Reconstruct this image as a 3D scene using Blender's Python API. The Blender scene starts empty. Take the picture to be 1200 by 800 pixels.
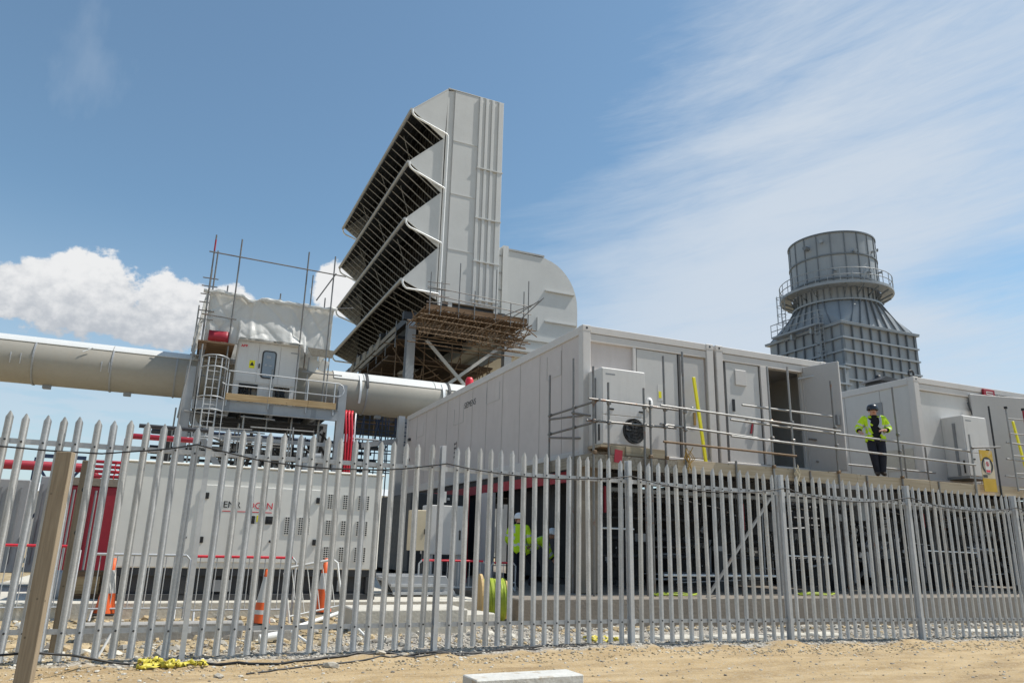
import bpy, bmesh, math, random
from mathutils import Vector, Matrix, noise
random.seed(7)
SC = bpy.context.scene
COL = SC.collection
PI = math.pi

# ------------------------------------------------------------------ helpers
class MB:
    """collects shapes in world metres and links them as one mesh object"""
    def __init__(s): s.v=[]; s.f=[]; s.m=[]; s.s=[]
    def add(s, vs, fs, m=0, smooth=False):
        o=len(s.v); s.v += [tuple(p) for p in vs]
        for f in fs: s.f.append(tuple(i+o for i in f)); s.m.append(m); s.s.append(smooth)
        return s
    def box(s,x0,x1,y0,y1,z0,z1,m=0):
        v=[(x,y,z) for x in (x0,x1) for y in (y0,y1) for z in (z0,z1)]
        return s.add(v,[(0,1,3,2),(4,6,7,5),(0,4,5,1),(2,3,7,6),(0,2,6,4),(1,5,7,3)],m)
    def obox(s,c,size,R=None,m=0):
        c=Vector(c); R=R or Matrix.Identity(3); h=Vector(size)/2
        v=[c+R@Vector((sx*h.x,sy*h.y,sz*h.z)) for sx in(-1,1) for sy in(-1,1) for sz in(-1,1)]
        return s.add(v,[(0,1,3,2),(4,6,7,5),(0,4,5,1),(2,3,7,6),(0,2,6,4),(1,5,7,3)],m)
    def bar(s,p0,p1,w,t,m=0,up=(0,0,1)):
        """rectangular bar from p0 to p1; w across, t along 'up'"""
        p0=Vector(p0);p1=Vector(p1);d=(p1-p0);L=d.length;d.normalize();u=Vector(up)
        if abs(d.dot(u))>.99:u=Vector((0,1,0))
        a=d.cross(u).normalized();b=a.cross(d)
        return s.obox((p0+p1)/2,(L,w,t),Matrix((d,a,b)).transposed(),m)
    def tube(s,p0,p1,r,n=8,m=0,r1=None,caps=True):
        return s.path([p0,p1],r,n,m,caps,r1)
    def path(s,pts,r,n=8,m=0,caps=True,r1=None):
        pts=[Vector(p) for p in pts]; N=len(pts); vs=[];fs=[]
        prev=None
        for i,p in enumerate(pts):
            d=(pts[min(i+1,N-1)]-pts[max(i-1,0)]).normalized()
            if prev is None:
                a=d.cross(Vector((0,0,1)))
                if a.length<.05: a=d.cross(Vector((0,1,0)))
                a.normalize()
            else:
                a=(prev-d*prev.dot(d)).normalized()
            prev=a; b=d.cross(a)
            rr=r if r1 is None else r+(r1-r)*i/(N-1)
            for k in range(n):
                t=2*PI*k/n; vs.append(p+a*math.cos(t)*rr+b*math.sin(t)*rr)
        for i in range(N-1):
            for k in range(n):
                k2=(k+1)%n; fs.append((i*n+k,i*n+k2,(i+1)*n+k2,(i+1)*n+k))
        s.add(vs,fs,m,True)
        if caps:
            s.add(vs[:n],[tuple(range(n-1,-1,-1))],m); s.add(vs[-n:],[tuple(range(n))],m)
        return s
    def prism(s,poly,axis,a0,a1,m=0):
        """polygon (two coordinates, in axis order) extruded along axis 'x','y' or 'z'"""
        def P(q,a):
            return {'x':(a,q[0],q[1]),'y':(q[0],a,q[1]),'z':(q[0],q[1],a)}[axis]
        n=len(poly); v=[P(q,a0) for q in poly]+[P(q,a1) for q in poly]
        f=[tuple(range(n)),tuple(range(2*n-1,n-1,-1))]+[(i,(i+1)%n,(i+1)%n+n,i+n) for i in range(n)]
        return s.add(v,f,m)
    def lathe(s,prof,c,n=24,a0=0,a1=2*PI,m=0,smooth=True,axis='z'):
        full=abs(a1-a0-2*PI)<1e-6; k=n if full else n+1; vs=[];fs=[]
        for r,z in prof:
            for i in range(k):
                t=a0+(a1-a0)*i/n; q=(r*math.cos(t),r*math.sin(t),z)
                if axis=='x': q=(z,q[0],q[1])
                if axis=='y': q=(q[0],z,q[1])
                vs.append((c[0]+q[0],c[1]+q[1],c[2]+q[2]))
        for j in range(len(prof)-1):
            for i in range(n):
                i2=(i+1)%k; fs.append((j*k+i,j*k+i2,(j+1)*k+i2,(j+1)*k+i))
        return s.add(vs,fs,m,smooth)
    def build(s,name,mats,parent=None,bevel=0,label=None):
        me=bpy.data.meshes.new(name)
        off=Vector(parent.get('_o',(0,0,0))) if parent else Vector((0,0,0))
        me.from_pydata([tuple(Vector(p)-off) for p in s.v],[],s.f)
        for m in (mats if isinstance(mats,(list,tuple)) else [mats]): me.materials.append(m)
        me.polygons.foreach_set('material_index',s.m); me.polygons.foreach_set('use_smooth',s.s)
        bm=bmesh.new(); bm.from_mesh(me)
        bmesh.ops.remove_doubles(bm,verts=bm.verts,dist=1e-5) if s.weld else None
        bmesh.ops.recalc_face_normals(bm,faces=bm.faces); bm.to_mesh(me); bm.free()
        o=bpy.data.objects.new(name,me); COL.objects.link(o)
        if parent: o.parent=parent; o['_o']=list(off)
        if bevel:
            b=o.modifiers.new('bevel','BEVEL'); b.width=bevel; b.segments=1; b.limit_method='ANGLE'; b.angle_limit=math.radians(62)
        if label: o['label']=label
        return o
    weld=False

def thing(name,label,cat,loc=(0,0,0),group=None):
    o=bpy.data.objects.new(name,None); COL.objects.link(o); o.location=loc; o['_o']=list(loc)
    o.empty_display_size=.2
    o['label']=label; o['category']=cat
    if group:o['group']=group
    return o
def tag(o,label,cat,group=None):
    o['label']=label;o['category']=cat
    if group:o['group']=group
    return o
def kind(o,k): o['kind']=k; return o
def text(name,s,size,loc,rot,mat,parent,extrude=.003,align='LEFT',bold=0):
    c=bpy.data.curves.new(name,'FONT'); c.body=s; c.size=size; c.extrude=extrude; c.align_x=align; c.offset=bold
    c.materials.append(mat); t_=bpy.data.objects.new('tmp',c); COL.objects.link(t_)
    me=bpy.data.meshes.new_from_object(t_.evaluated_get(bpy.context.evaluated_depsgraph_get())); bpy.data.objects.remove(t_)
    if not me.materials: me.materials.append(mat)
    o=bpy.data.objects.new(name,me); COL.objects.link(o)
    off=Vector(parent.get('_o',(0,0,0))); o.parent=parent
    o.location=Vector(loc)-off; o.rotation_euler=rot; return o

# ------------------------------------------------------------------ materials
def newmat(name):
    m=bpy.data.materials.new(name); m.use_nodes=True; return m,m.node_tree,m.node_tree.nodes['Principled BSDF']
def paint(name,col,rough=.5,metal=0,var=.12,scale=3.,streak=0.,streakcol=(.18,.13,.09),fine=.06,bump=0.,bscale=40,speck=None,spec=.4):
    """one procedural surface: broad tone changes, fine grain, vertical dirt runs, bump"""
    m,nt,b=newmat(name); N=nt.nodes; L=nt.links
    geo=N.new('ShaderNodeNewGeometry')
    pos=geo.outputs['Position']
    def noi(sc,det=4,vec=None,ro=.6):
        n=N.new('ShaderNodeTexNoise'); n.inputs['Scale'].default_value=sc; n.inputs['Detail'].default_value=det; n.inputs['Roughness'].default_value=ro
        L.new(vec or pos,n.inputs['Vector']); return n.outputs['Fac']
    def mr(v,a,b_,c,d):
        n=N.new('ShaderNodeMapRange'); L.new(v,n.inputs['Value'])
        for i,x in enumerate((a,b_,c,d)): n.inputs[i+1].default_value=x
        return n.outputs['Result']
    def mul(a,b_):
        n=N.new('ShaderNodeMath'); n.operation='MULTIPLY'; L.new(a,n.inputs[0]); L.new(b_,n.inputs[1]); return n.outputs[0]
    v=mul(mr(noi(scale),.25,.75,1-var,1+var*.6),mr(noi(scale*14,3),.2,.8,1-fine,1+fine))
    hs=N.new('ShaderNodeVectorMath'); hs.operation='SCALE'; hs.inputs[0].default_value=col[:3]; L.new(v,hs.inputs['Scale'])
    c=hs.outputs[0]
    if streak:
        mp=N.new('ShaderNodeMapping'); mp.inputs['Scale'].default_value=(5,5,.35); L.new(pos,mp.inputs['Vector'])
        f=mr(mul(noi(1.6,5,mp.outputs[0]),noi(.9,3)),.27,.5,0,streak)
        mx=N.new('ShaderNodeMix'); mx.data_type='RGBA'; L.new(f,mx.inputs['Factor']); L.new(c,mx.inputs['A']); mx.inputs['B'].default_value=(*streakcol,1); c=mx.outputs['Result']
    if speck:
        f=mr(noi(speck[1],3),speck[2],speck[2]+.12,0,speck[3] if len(speck)>3 else .8)
        mx=N.new('ShaderNodeMix'); mx.data_type='RGBA'; L.new(f,mx.inputs['Factor']); L.new(c,mx.inputs['A']); mx.inputs['B'].default_value=(*speck[0],1); c=mx.outputs['Result']
    L.new(c,b.inputs['Base Color'])
    L.new(mr(noi(scale*5),.3,.7,max(0,rough-.08),min(1,rough+.1)),b.inputs['Roughness'])
    b.inputs['Metallic'].default_value=metal
    b.inputs['Specular IOR Level'].default_value=spec
    if bump:
        bp=N.new('ShaderNodeBump'); bp.inputs['Strength'].default_value=bump; bp.inputs['Distance'].default_value=.02
        L.new(noi(bscale,4),bp.inputs['Height']); L.new(bp.outputs[0],b.inputs['Normal'])
    return m
def timber(name,col,dark,scale=1.,axis=2):
    m,nt,b=newmat(name); N=nt.nodes; L=nt.links
    geo=N.new('ShaderNodeNewGeometry'); mp=N.new('ShaderNodeMapping')
    s=[26*scale]*3; s[axis]=1.2*scale; mp.inputs['Scale'].default_value=s; L.new(geo.outputs['Position'],mp.inputs['Vector'])
    n=N.new('ShaderNodeTexNoise'); n.inputs['Scale'].default_value=1.; n.inputs['Detail'].default_value=6; L.new(mp.outputs[0],n.inputs['Vector'])
    v=N.new('ShaderNodeTexVoronoi'); v.inputs['Scale'].default_value=3.4*scale; L.new(geo.outputs['Position'],v.inputs['Vector'])
    r=N.new('ShaderNodeValToRGB'); e=r.color_ramp.elements; e[0].position=.3; e[0].color=(*dark,1); e[1].position=.62; e[1].color=(*col,1); L.new(n.outputs['Fac'],r.inputs['Fac'])
    kn=N.new('ShaderNodeMapRange'); L.new(v.outputs['Distance'],kn.inputs['Value']); kn.inputs[1].default_value=.03; kn.inputs[2].default_value=.1; kn.inputs[3].default_value=.45; kn.inputs[4].default_value=1
    hs=N.new('ShaderNodeVectorMath'); hs.operation='SCALE'; L.new(r.outputs[0],hs.inputs[0]); L.new(kn.outputs[0],hs.inputs['Scale'])
    L.new(hs.outputs[0],b.inputs['Base Color']); b.inputs['Roughness'].default_value=.8; b.inputs['Specular IOR Level'].default_value=.2
    bp=N.new('ShaderNodeBump'); bp.inputs['Strength'].default_value=.4; bp.inputs['Distance'].default_value=.01; L.new(n.outputs['Fac'],bp.inputs['Height']); L.new(bp.outputs[0],b.inputs['Normal'])
    return m

M={}
M['galv']=paint('galvanised',(.50,.51,.52),.5,.35,.16,2.2,fine=.12,bump=.08,bscale=60,streak=.25,streakcol=(.34,.32,.29))
M['galvpost']=paint('galvanised_post',(.53,.54,.55),.48,.35,.14,1.4,fine=.1,streak=.2,streakcol=(.33,.32,.3))
M['tube']=paint('scaffold_tube',(.22,.21,.20),.42,.55,.22,1.7,fine=.15,speck=((.22,.1,.05),5,.58,.7))
M['tubelight']=paint('galvanised_tube',(.33,.325,.315),.45,.4,.2,2,fine=.12,speck=((.24,.15,.09),4,.6,.6))
M['tuberust']=paint('rusty_tube',(.21,.14,.085),.7,.2,.3,2,fine=.2,speck=((.26,.22,.18),4,.6,.7))
M['tower']=paint('tower_grey',(.54,.545,.53),.55,0,.07,.7,streak=.10,streakcol=(.30,.29,.27),fine=.03,bump=.05,bscale=2)
M['towertrim']=paint('tower_trim',(.56,.565,.55),.5,0,.06,1.2,fine=.03)
M['gutter']=paint('gutter_white',(.80,.81,.80),.35,0,.05,2)
M['hoodedge']=paint('hood_edge',(.36,.36,.35),.5,.1,.1,1.5)
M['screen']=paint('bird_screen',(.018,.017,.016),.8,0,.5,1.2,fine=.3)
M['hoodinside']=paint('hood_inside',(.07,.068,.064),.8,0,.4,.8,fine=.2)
M['cont']=paint('container_grey',(.56,.51,.485),.5,0,.09,.5,streak=.24,streakcol=(.38,.33,.29),fine=.03,bump=.10,bscale=1.6)
M['contr']=paint('container_rail',(.59,.565,.54),.45,0,.06,1.3,streak=.15,streakcol=(.36,.32,.28),fine=.03)
M['contdoor']=paint('container_door',(.49,.475,.46),.5,0,.05,.8,streak=.08,fine=.03)
M['contgrey']=paint('container_pale',(.57,.56,.54),.5,0,.08,.6,streak=.22,streakcol=(.34,.33,.31),fine=.03)
M['seal']=paint('rubber_seal',(.10,.10,.10),.7)
M['seam']=paint('wall_seam',(.33,.305,.285),.6)
M['acwhite']=paint('casing_white',(.64,.625,.60),.45,0,.07,1.1,streak=.16,fine=.02)
M['gen']=paint('generator_white',(.74,.72,.665),.42,0,.08,.8,streak=.22,streakcol=(.42,.38,.32),fine=.02)
M['black']=paint('black_plastic',(.02,.02,.021),.45)
M['dark']=paint('dark_steel',(.05,.052,.056),.55,.2,.3,2)
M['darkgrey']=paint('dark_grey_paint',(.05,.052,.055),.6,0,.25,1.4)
M['midgrey']=paint('grey_steel',(.26,.27,.28),.5,.2,.16,1.5,streak=.2)
M['steelgrey']=paint('painted_steel',(.36,.37,.38),.5,.1,.14,1.3,streak=.18)
M['stack']=paint('stack_blue_grey',(.31,.335,.355),.5,.05,.14,.45,streak=.16,streakcol=(.11,.12,.13),fine=.04)
M['stacklight']=paint('stack_light',(.31,.335,.355),.45,.1,.14,.6)
M['stackdark']=paint('stack_rib',(.17,.19,.21),.55,.05,.14,.6)
M['pipe']=paint('pipe_grey',(.36,.335,.285),.5,.05,.08,.6,streak=.2,streakcol=(.36,.28,.18),fine=.04)
M['clad']=paint('white_cladding',(.62,.625,.61),.5,0,.05,1.1)
M['red']=paint('red_paint',(.34,.022,.038),.45,0,.15,2)
M['redbright']=paint('red_plastic',(.62,.03,.05),.4,0,.1,2)
M['orange']=paint('cone_orange',(.78,.13,.03),.5,0,.12,3,speck=((.35,.2,.12),9,.6,.5))
M['white']=paint('white_paint',(.60,.59,.56),.45,0,.06,2,speck=((.45,.40,.33),6,.62,.5))
M['whitepipe']=paint('white_plastic_tube',(.78,.78,.76),.4)
M['whiteblock']=paint('white_block_paint',(.60,.59,.55),.75,0,.16,3,fine=.1,bump=.5,bscale=18,streak=.3,streakcol=(.36,.29,.2),speck=((.36,.29,.2),7,.58,.7))
M['yellow']=paint('yellow_paint',(.80,.72,.02),.45,0,.08,2)
M['signyellow']=paint('sign_yellow',(.52,.33,.03),.55,0,.15,2.5,speck=((.5,.42,.3),5,.58,.6))
M['signcream']=paint('sign_cream',(.55,.47,.33),.6,0,.12,3)
M['hivis']=paint('hi_vis_fabric',(.52,.78,.02),.75,0,.14,6,bump=.3,bscale=14)
M['reflect']=paint('reflective_band',(.55,.57,.57),.35,.2,.1,5)
M['navy']=paint('navy_fabric',(.017,.02,.032),.85,0,.3,7,bump=.3,bscale=16)
M['blacktex']=paint('black_fabric',(.012,.012,.014),.85,0,.3,7,bump=.3,bscale=16)
M['skin']=paint('skin',(.52,.28,.20),.55,0,.1,12)
M['boot']=paint('boot_leather',(.05,.035,.025),.6)
M['helmetwhite']=paint('helmet_white',(.8,.8,.8),.25)
M['helmetdark']=paint('helmet_dark',(.035,.04,.05),.22)
M['timber']=timber('timber_board',(.50,.36,.20),(.34,.22,.11),1.,0)
M['timberpale']=timber('timber_pale',(.52,.43,.31),(.42,.33,.22),1.,0)
M['timberpost']=timber('timber_post_wood',(.32,.26,.185),(.235,.185,.13),2.2,2)
M['boardsdark']=timber('shaded_boards',(.11,.078,.055),(.06,.042,.03),1.,1)  # darker copy of the scaffold boards, underside shade put into the brown
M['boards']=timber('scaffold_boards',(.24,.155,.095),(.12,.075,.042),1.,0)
M['ply']=timber('plywood',(.40,.34,.24),(.32,.26,.18),.7,0)
M['greyboard']=timber('weathered_boards',(.30,.27,.22),(.20,.17,.13),1.,1)
M['concrete']=paint('concrete',(.24,.21,.175),.85,0,.18,1.4,fine=.14,bump=.35,bscale=25,speck=((.26,.22,.17),2.5,.56,.5))
M['concretepale']=paint('concrete_pale',(.56,.53,.46),.85,0,.14,1.6,fine=.12,bump=.3,bscale=25,speck=((.4,.35,.27),3,.58,.5))
M['concretebrown']=paint('concrete_column',(.27,.225,.175),.85,0,.18,1.6,fine=.1,bump=.3,bscale=12)
M['kerb']=paint('concrete_kerb',(.33,.32,.30),.85,0,.15,2,fine=.12,bump=.3,bscale=25)
M['cable']=paint('cable_black',(.016,.016,.017),.5)
M['tape']=paint('yellow_tape',(.58,.50,.07),.5,0,.2,8)
M['limegreen']=paint('green_cable',(.38,.47,.05),.5,0,.2,6)
M['drumwood']=timber('drum_wood',(.62,.45,.23),(.5,.34,.15),1.,2)
M['stone']=paint('stone',(.45,.41,.34),.9,0,.25,9,fine=.15,bump=.3,bscale=30)
M['skyframe']=paint('navy_steel',(.03,.05,.10),.5,.1,.2,2)
M['ochre']=paint('ochre_paint',(.36,.22,.06),.6,0,.3,2)
def glassmat():
    m,nt,b=newmat('window_glass'); b.inputs['Base Color'].default_value=(.22,.25,.28,1); b.inputs['Roughness'].default_value=.08; b.inputs['Metallic'].default_value=.0; b.inputs['Specular IOR Level'].default_value=.8; return m
M['glass']=glassmat()
def tarpmat():
    m,nt,b=newmat('white_sheeting'); N=nt.nodes;L=nt.links
    b.inputs['Base Color'].default_value=(.78,.78,.76,1); b.inputs['Roughness'].default_value=.4
    geo=N.new('ShaderNodeNewGeometry'); n=N.new('ShaderNodeTexNoise'); n.inputs['Scale'].default_value=1.5; n.inputs['Detail'].default_value=6; L.new(geo.outputs['Position'],n.inputs['Vector'])
    r=N.new('ShaderNodeValToRGB'); r.color_ramp.elements[0].color=(.76,.76,.74,1); r.color_ramp.elements[1].color=(.90,.90,.88,1); L.new(n.outputs['Fac'],r.inputs[0]); L.new(r.outputs[0],b.inputs['Base Color'])
    n2=N.new('ShaderNodeTexNoise'); n2.inputs['Scale'].default_value=2.2; n2.inputs['Detail'].default_value=5; n2.inputs['Distortion'].default_value=2.2; L.new(geo.outputs['Position'],n2.inputs['Vector'])
    bp=N.new('ShaderNodeBump'); bp.inputs['Strength'].default_value=.25; bp.inputs['Distance'].default_value=.08; L.new(n2.outputs['Fac'],bp.inputs['Height']); L.new(bp.outputs[0],b.inputs['Normal'])
    b.inputs['Transmission Weight'].default_value=0
    t=N.new('ShaderNodeBsdfTranslucent'); t.inputs['Color'].default_value=(.86,.85,.82,1)
    mx=N.new('ShaderNodeMixShader'); mx.inputs[0].default_value=.5; L.new(b.outputs[0],mx.inputs[1]); L.new(t.outputs[0],mx.inputs[2])
    L.new(mx.outputs[0],N['Material Output'].inputs['Surface']); return m
M['tarp']=tarpmat()

# ------------------------------------------------------------------ camera
cam=bpy.data.cameras.new('camera'); co=bpy.data.objects.new('camera',cam); COL.objects.link(co)
F,HY,TILT,TH=858.3,636.9,.026,math.radians(23.3)
pch=math.atan((HY-400)/F); rol=math.atan(TILT)
Mr=Matrix(((math.cos(TH),math.sin(TH),0),(-math.sin(TH),math.cos(TH),0),(0,0,1)))
fw=Mr@Vector((0,math.cos(pch),math.sin(pch))); u0=Mr@Vector((0,-math.sin(pch),math.cos(pch))); r0=Mr@Vector((1,0,0))
Rr=math.cos(rol)*r0+math.sin(rol)*u0; Uu=-math.sin(rol)*r0+math.cos(rol)*u0
mw=Matrix((Rr,Uu,-fw)).transposed().to_4x4(); mw.translation=(0,0,1.25); co.matrix_world=mw
cam.sensor_width=36; cam.lens=F/1200*36; cam.clip_end=6000; cam.clip_start=.1
SC.camera=co

# ------------------------------------------------------------------ sun and sky
SUN_AZ=math.radians(-11)      # from +x towards +y
SUN_EL=math.radians(57)
sd=Vector((math.cos(SUN_AZ)*math.cos(SUN_EL),math.sin(SUN_AZ)*math.cos(SUN_EL),math.sin(SUN_EL)))
sl=bpy.data.lights.new('sun','SUN'); sl.energy=3.7; sl.angle=math.radians(.55); sl.color=(1,.955,.88)
so=bpy.data.objects.new('sun',sl); COL.objects.link(so); so.rotation_euler=sd.to_track_quat('Z','Y').to_euler(); so.location=(30,-10,40)
W=bpy.data.worlds.new('World'); SC.world=W; W.use_nodes=True
nt=W.node_tree; N=nt.nodes; L=nt.links; bg=N['Background']
sky=N.new('ShaderNodeTexSky'); sky.sky_type='NISHITA'; sky.sun_disc=False; sky.sun_elevation=SUN_EL; sky.sun_rotation=math.atan2(sd.x,sd.y)
sky.air_density=1.0; sky.dust_density=.6; sky.ozone_density=1.0; sky.altitude=50
geo=N.new('ShaderNodeTexCoord'); sep=N.new('ShaderNodeSeparateXYZ'); L.new(geo.outputs['Generated'],sep.inputs[0])
def mt(op,a,b=None,c=None,clamp=False):
    n=N.new('ShaderNodeMath'); n.operation=op; n.use_clamp=clamp
    for i,x in enumerate((a,b,c)):
        if x is None: continue
        if isinstance(x,(int,float)): n.inputs[i].default_value=x
        else: L.new(x,n.inputs[i])
    return n.outputs[0]
def smooth(v,a,b):
    n=N.new('ShaderNodeMapRange'); n.interpolation_type='SMOOTHSTEP'; L.new(v,n.inputs[0]); n.inputs[1].default_value=a; n.inputs[2].default_value=b; return n.outputs[0]
AZ=mt('MULTIPLY',mt('ARCTAN2',sep.outputs[0],sep.outputs[1]),180/PI)
EL=mt('MULTIPLY',mt('ARCSINE',sep.outputs[2]),180/PI)
def noise2(sx,sy,rot=0,det=6,ro=.55,dist=0,off=(0,0)):
    c=N.new('ShaderNodeCombineXYZ'); L.new(AZ,c.inputs[0]); L.new(EL,c.inputs[1])
    mp=N.new('ShaderNodeMapping'); mp.vector_type='POINT'; mp.inputs['Rotation'].default_value=(0,0,rot); L.new(c.outputs[0],mp.inputs[0])
    m2=N.new('ShaderNodeMapping'); m2.inputs['Scale'].default_value=(sx,sy,1); m2.inputs['Location'].default_value=(off[0],off[1],0); L.new(mp.outputs[0],m2.inputs[0])
    n=N.new('ShaderNodeTexNoise'); n.inputs['Scale'].default_value=1; n.inputs['Detail'].default_value=det; n.inputs['Roughness'].default_value=ro; n.inputs['Distortion'].default_value=dist; L.new(m2.outputs[0],n.inputs['Vector']); return n.outputs['Fac']
def ell(cx,cy,rx,ry):
    a=mt('DIVIDE',mt('SUBTRACT',AZ,cx),rx); b=mt('DIVIDE',mt('SUBTRACT',EL,cy),ry)
    return mt('SUBTRACT',1,mt('SQRT',mt('ADD',mt('MULTIPLY',a,a),mt('MULTIPLY',b,b))))
# cumulus heaps low on the left
puff=[(-7.9,15.6,5.2,3.3),(-11.6,15.5,3.4,2.2),(-2.6,15.9,4.2,2.4),(1.0,15.9,2.6,2.2),(-14.5,14.7,4,1.7),(9.0,18.5,2.0,2.4),(-5,14.2,7,1.6),(-26,15,9,4)]
D=None
for p in puff:
    e=ell(*p); D=e if D is None else mt('MAXIMUM',D,e)
nz=noise2(.28,.36,det=9,ro=.6,off=(3.1,1.7)); nf=noise2(.95,1.15,det=6,ro=.6,off=(8,2))
dens=mt('ADD',mt('ADD',D,mt('MULTIPLY',mt('SUBTRACT',nz,.5),1.5)),mt('MULTIPLY',mt('SUBTRACT',nf,.5),.55))
cum=smooth(dens,.02,.22)
# shading of the heaps: light crowns, greyer flat bases
lit=mt('ADD',mt('ADD',mt('MULTIPLY',mt('SUBTRACT',EL,15.3),.16),mt('MULTIPLY',mt('SUBTRACT',nf,.5),1.3)),mt('MULTIPLY',mt('SUBTRACT',nz,.5),.8))
lit=smooth(lit,-.55,.45)
ccol=N.new('ShaderNodeMix'); ccol.data_type='RGBA'; L.new(lit,ccol.inputs['Factor'])
ccol.inputs['A'].default_value=(3.5,3.75,4.1,1); ccol.inputs['B'].default_value=(6.0,6.05,6.1,1)
# high thin veil on the right
st1=noise2(.035,.20,rot=math.radians(-8),det=8,ro=.62,dist=.5,off=(1.3,4.4)); st2=noise2(.11,.95,rot=math.radians(-8),det=9,ro=.68,dist=.9,off=(2,9)); st3=noise2(.3,1.6,rot=math.radians(-5),det=7,ro=.65,dist=.6,off=(5,3))
side=mt('ADD',AZ,mt('MULTIPLY',EL,-.35))
msk=smooth(side,3,35)
low=smooth(EL,34,6)
core=smooth(ell(41,17,24,13),-.35,.75); hole=smooth(ell(59,17.6,9,2.6),-.3,.6); hi=smooth(ell(56,33,22,8),-.4,.7)
veil=mt('ADD',mt('ADD',mt('MULTIPLY',st1,1.3),mt('ADD',mt('MULTIPLY',st2,.46),mt('MULTIPLY',st3,.16))),mt('ADD',mt('MULTIPLY',msk,.46),mt('MULTIPLY',low,.14)))
veil=mt('SUBTRACT',mt('ADD',veil,mt('ADD',mt('MULTIPLY',core,.62),mt('MULTIPLY',hi,.42))),mt('MULTIPLY',hole,.38))
veil=mt('MULTIPLY',smooth(veil,1.08,2.2),.9)
veil=mt('MULTIPLY',veil,mt('ADD',.25,mt('MULTIPLY',msk,.75)))
wis=mt('MULTIPLY',smooth(mt('ADD',ell(-11,31,4.5,6),mt('MULTIPLY',mt('SUBTRACT',noise2(.25,.12,det=7,off=(4,1)),.5),2.2)),.0,1.2),.22)
haze=mt('ADD',mt('MULTIPLY',smooth(EL,24,0),.55),.06)
lowc=mt('MULTIPLY',mt('MULTIPLY',smooth(noise2(.10,.55,det=7,ro=.6,off=(7,3)),.32,.52),smooth(EL,12.5,8.5)),.62)
thin=mt('MAXIMUM',mt('MAXIMUM',mt('MAXIMUM',veil,lowc),wis),haze)
m1=N.new('ShaderNodeMix'); m1.data_type='RGBA'; L.new(thin,m1.inputs['Factor']); tint=N.new('ShaderNodeVectorMath'); tint.operation='MULTIPLY'; L.new(sky.outputs[0],tint.inputs[0]); tint.inputs[1].default_value=(.76,.97,.97); L.new(tint.outputs[0],m1.inputs['A']); m1.inputs['B'].default_value=(4.5,5.0,5.6,1)
m2=N.new('ShaderNodeMix'); m2.data_type='RGBA'; L.new(cum,m2.inputs['Factor']); L.new(m1.outputs['Result'],m2.inputs['A']); L.new(ccol.outputs['Result'],m2.inputs['B'])
L.new(m2.outputs['Result'],bg.inputs['Color']); bg.inputs['Strength'].default_value=.1
SC.view_settings.view_transform='Standard'; SC.view_settings.look='None'; SC.view_settings.exposure=.5; SC.view_settings.gamma=1
SC.render.engine='CYCLES'; SC.cycles.max_bounces=6; SC.cycles.diffuse_bounces=3

# ------------------------------------------------------------------ ground
def g0(x): return -max(0,min(x-5.5,26))*.0115
def dip(x,y):
    a=max(0,min(1,(x-4.6)/1.6)); b=max(0,min(1,(y-9.4)/1.9)); return -.17*a*a*(3-2*a)*b*b*(3-2*b)
def gh(x,y):
    z=g0(x)+dip(x,y)
    if -8<x<24 and 1<y<13:
        n=noise.noise((x*.7,y*1.3,0))*.035+noise.noise((x*2.6,y*2.6,4))*.014+noise.noise((x*8,y*8,9))*.006
        # shallow wheel ruts along the track, a low loose bank under the fence
        rut=-.035*(math.exp(-((y-6.6+.15*math.sin(x*.5))/.22)**2)+math.exp(-((y-7.35+.15*math.sin(x*.5))/.2)**2))*(.7+.6*noise.noise((x*1.1,5,5)))+.006*math.sin(x*26)*math.exp(-((y-6.6+.15*math.sin(x*.5))/.16)**2)
        bank=.06*math.exp(-((y-8.5)/.24)**2)*max(0,.5+noise.noise((x*1.7,2,1))+.6*noise.noise((x*5,y*5,1)))
        w=min(1,(x+8)/2,(24-x)/2,(y-1)/1,(13-y)/1)
        z+=w*(n+rut+bank)*(1 if y<8.9 else .6)
    return z
def axis(lo,hi,step,far):
    a=[]; v=lo
    while v<hi: a.append(v); v+=step
    s=step; v=hi
    b=[]
    while v<far: b.append(v); s*=1.5; v+=s
    b.append(far); s=step; v=lo-step; c=[]
    while v>-far: c.append(v); s*=1.5; v-=s
    c.append(-far); return c[::-1]+a+b
xs=axis(-6,22,.085,2500); ys=axis(3,13,.07,2500)
gm=MB(); nx=len(xs)
gm.v=[(x,y,gh(x,y)) for y in ys for x in xs]
gm.f=[(j*nx+i,j*nx+i+1,(j+1)*nx+i+1,(j+1)*nx+i) for j in range(len(ys)-1) for i in range(nx-1)]
gm.m=[0]*len(gm.f); gm.s=[True]*len(gm.f)
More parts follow.
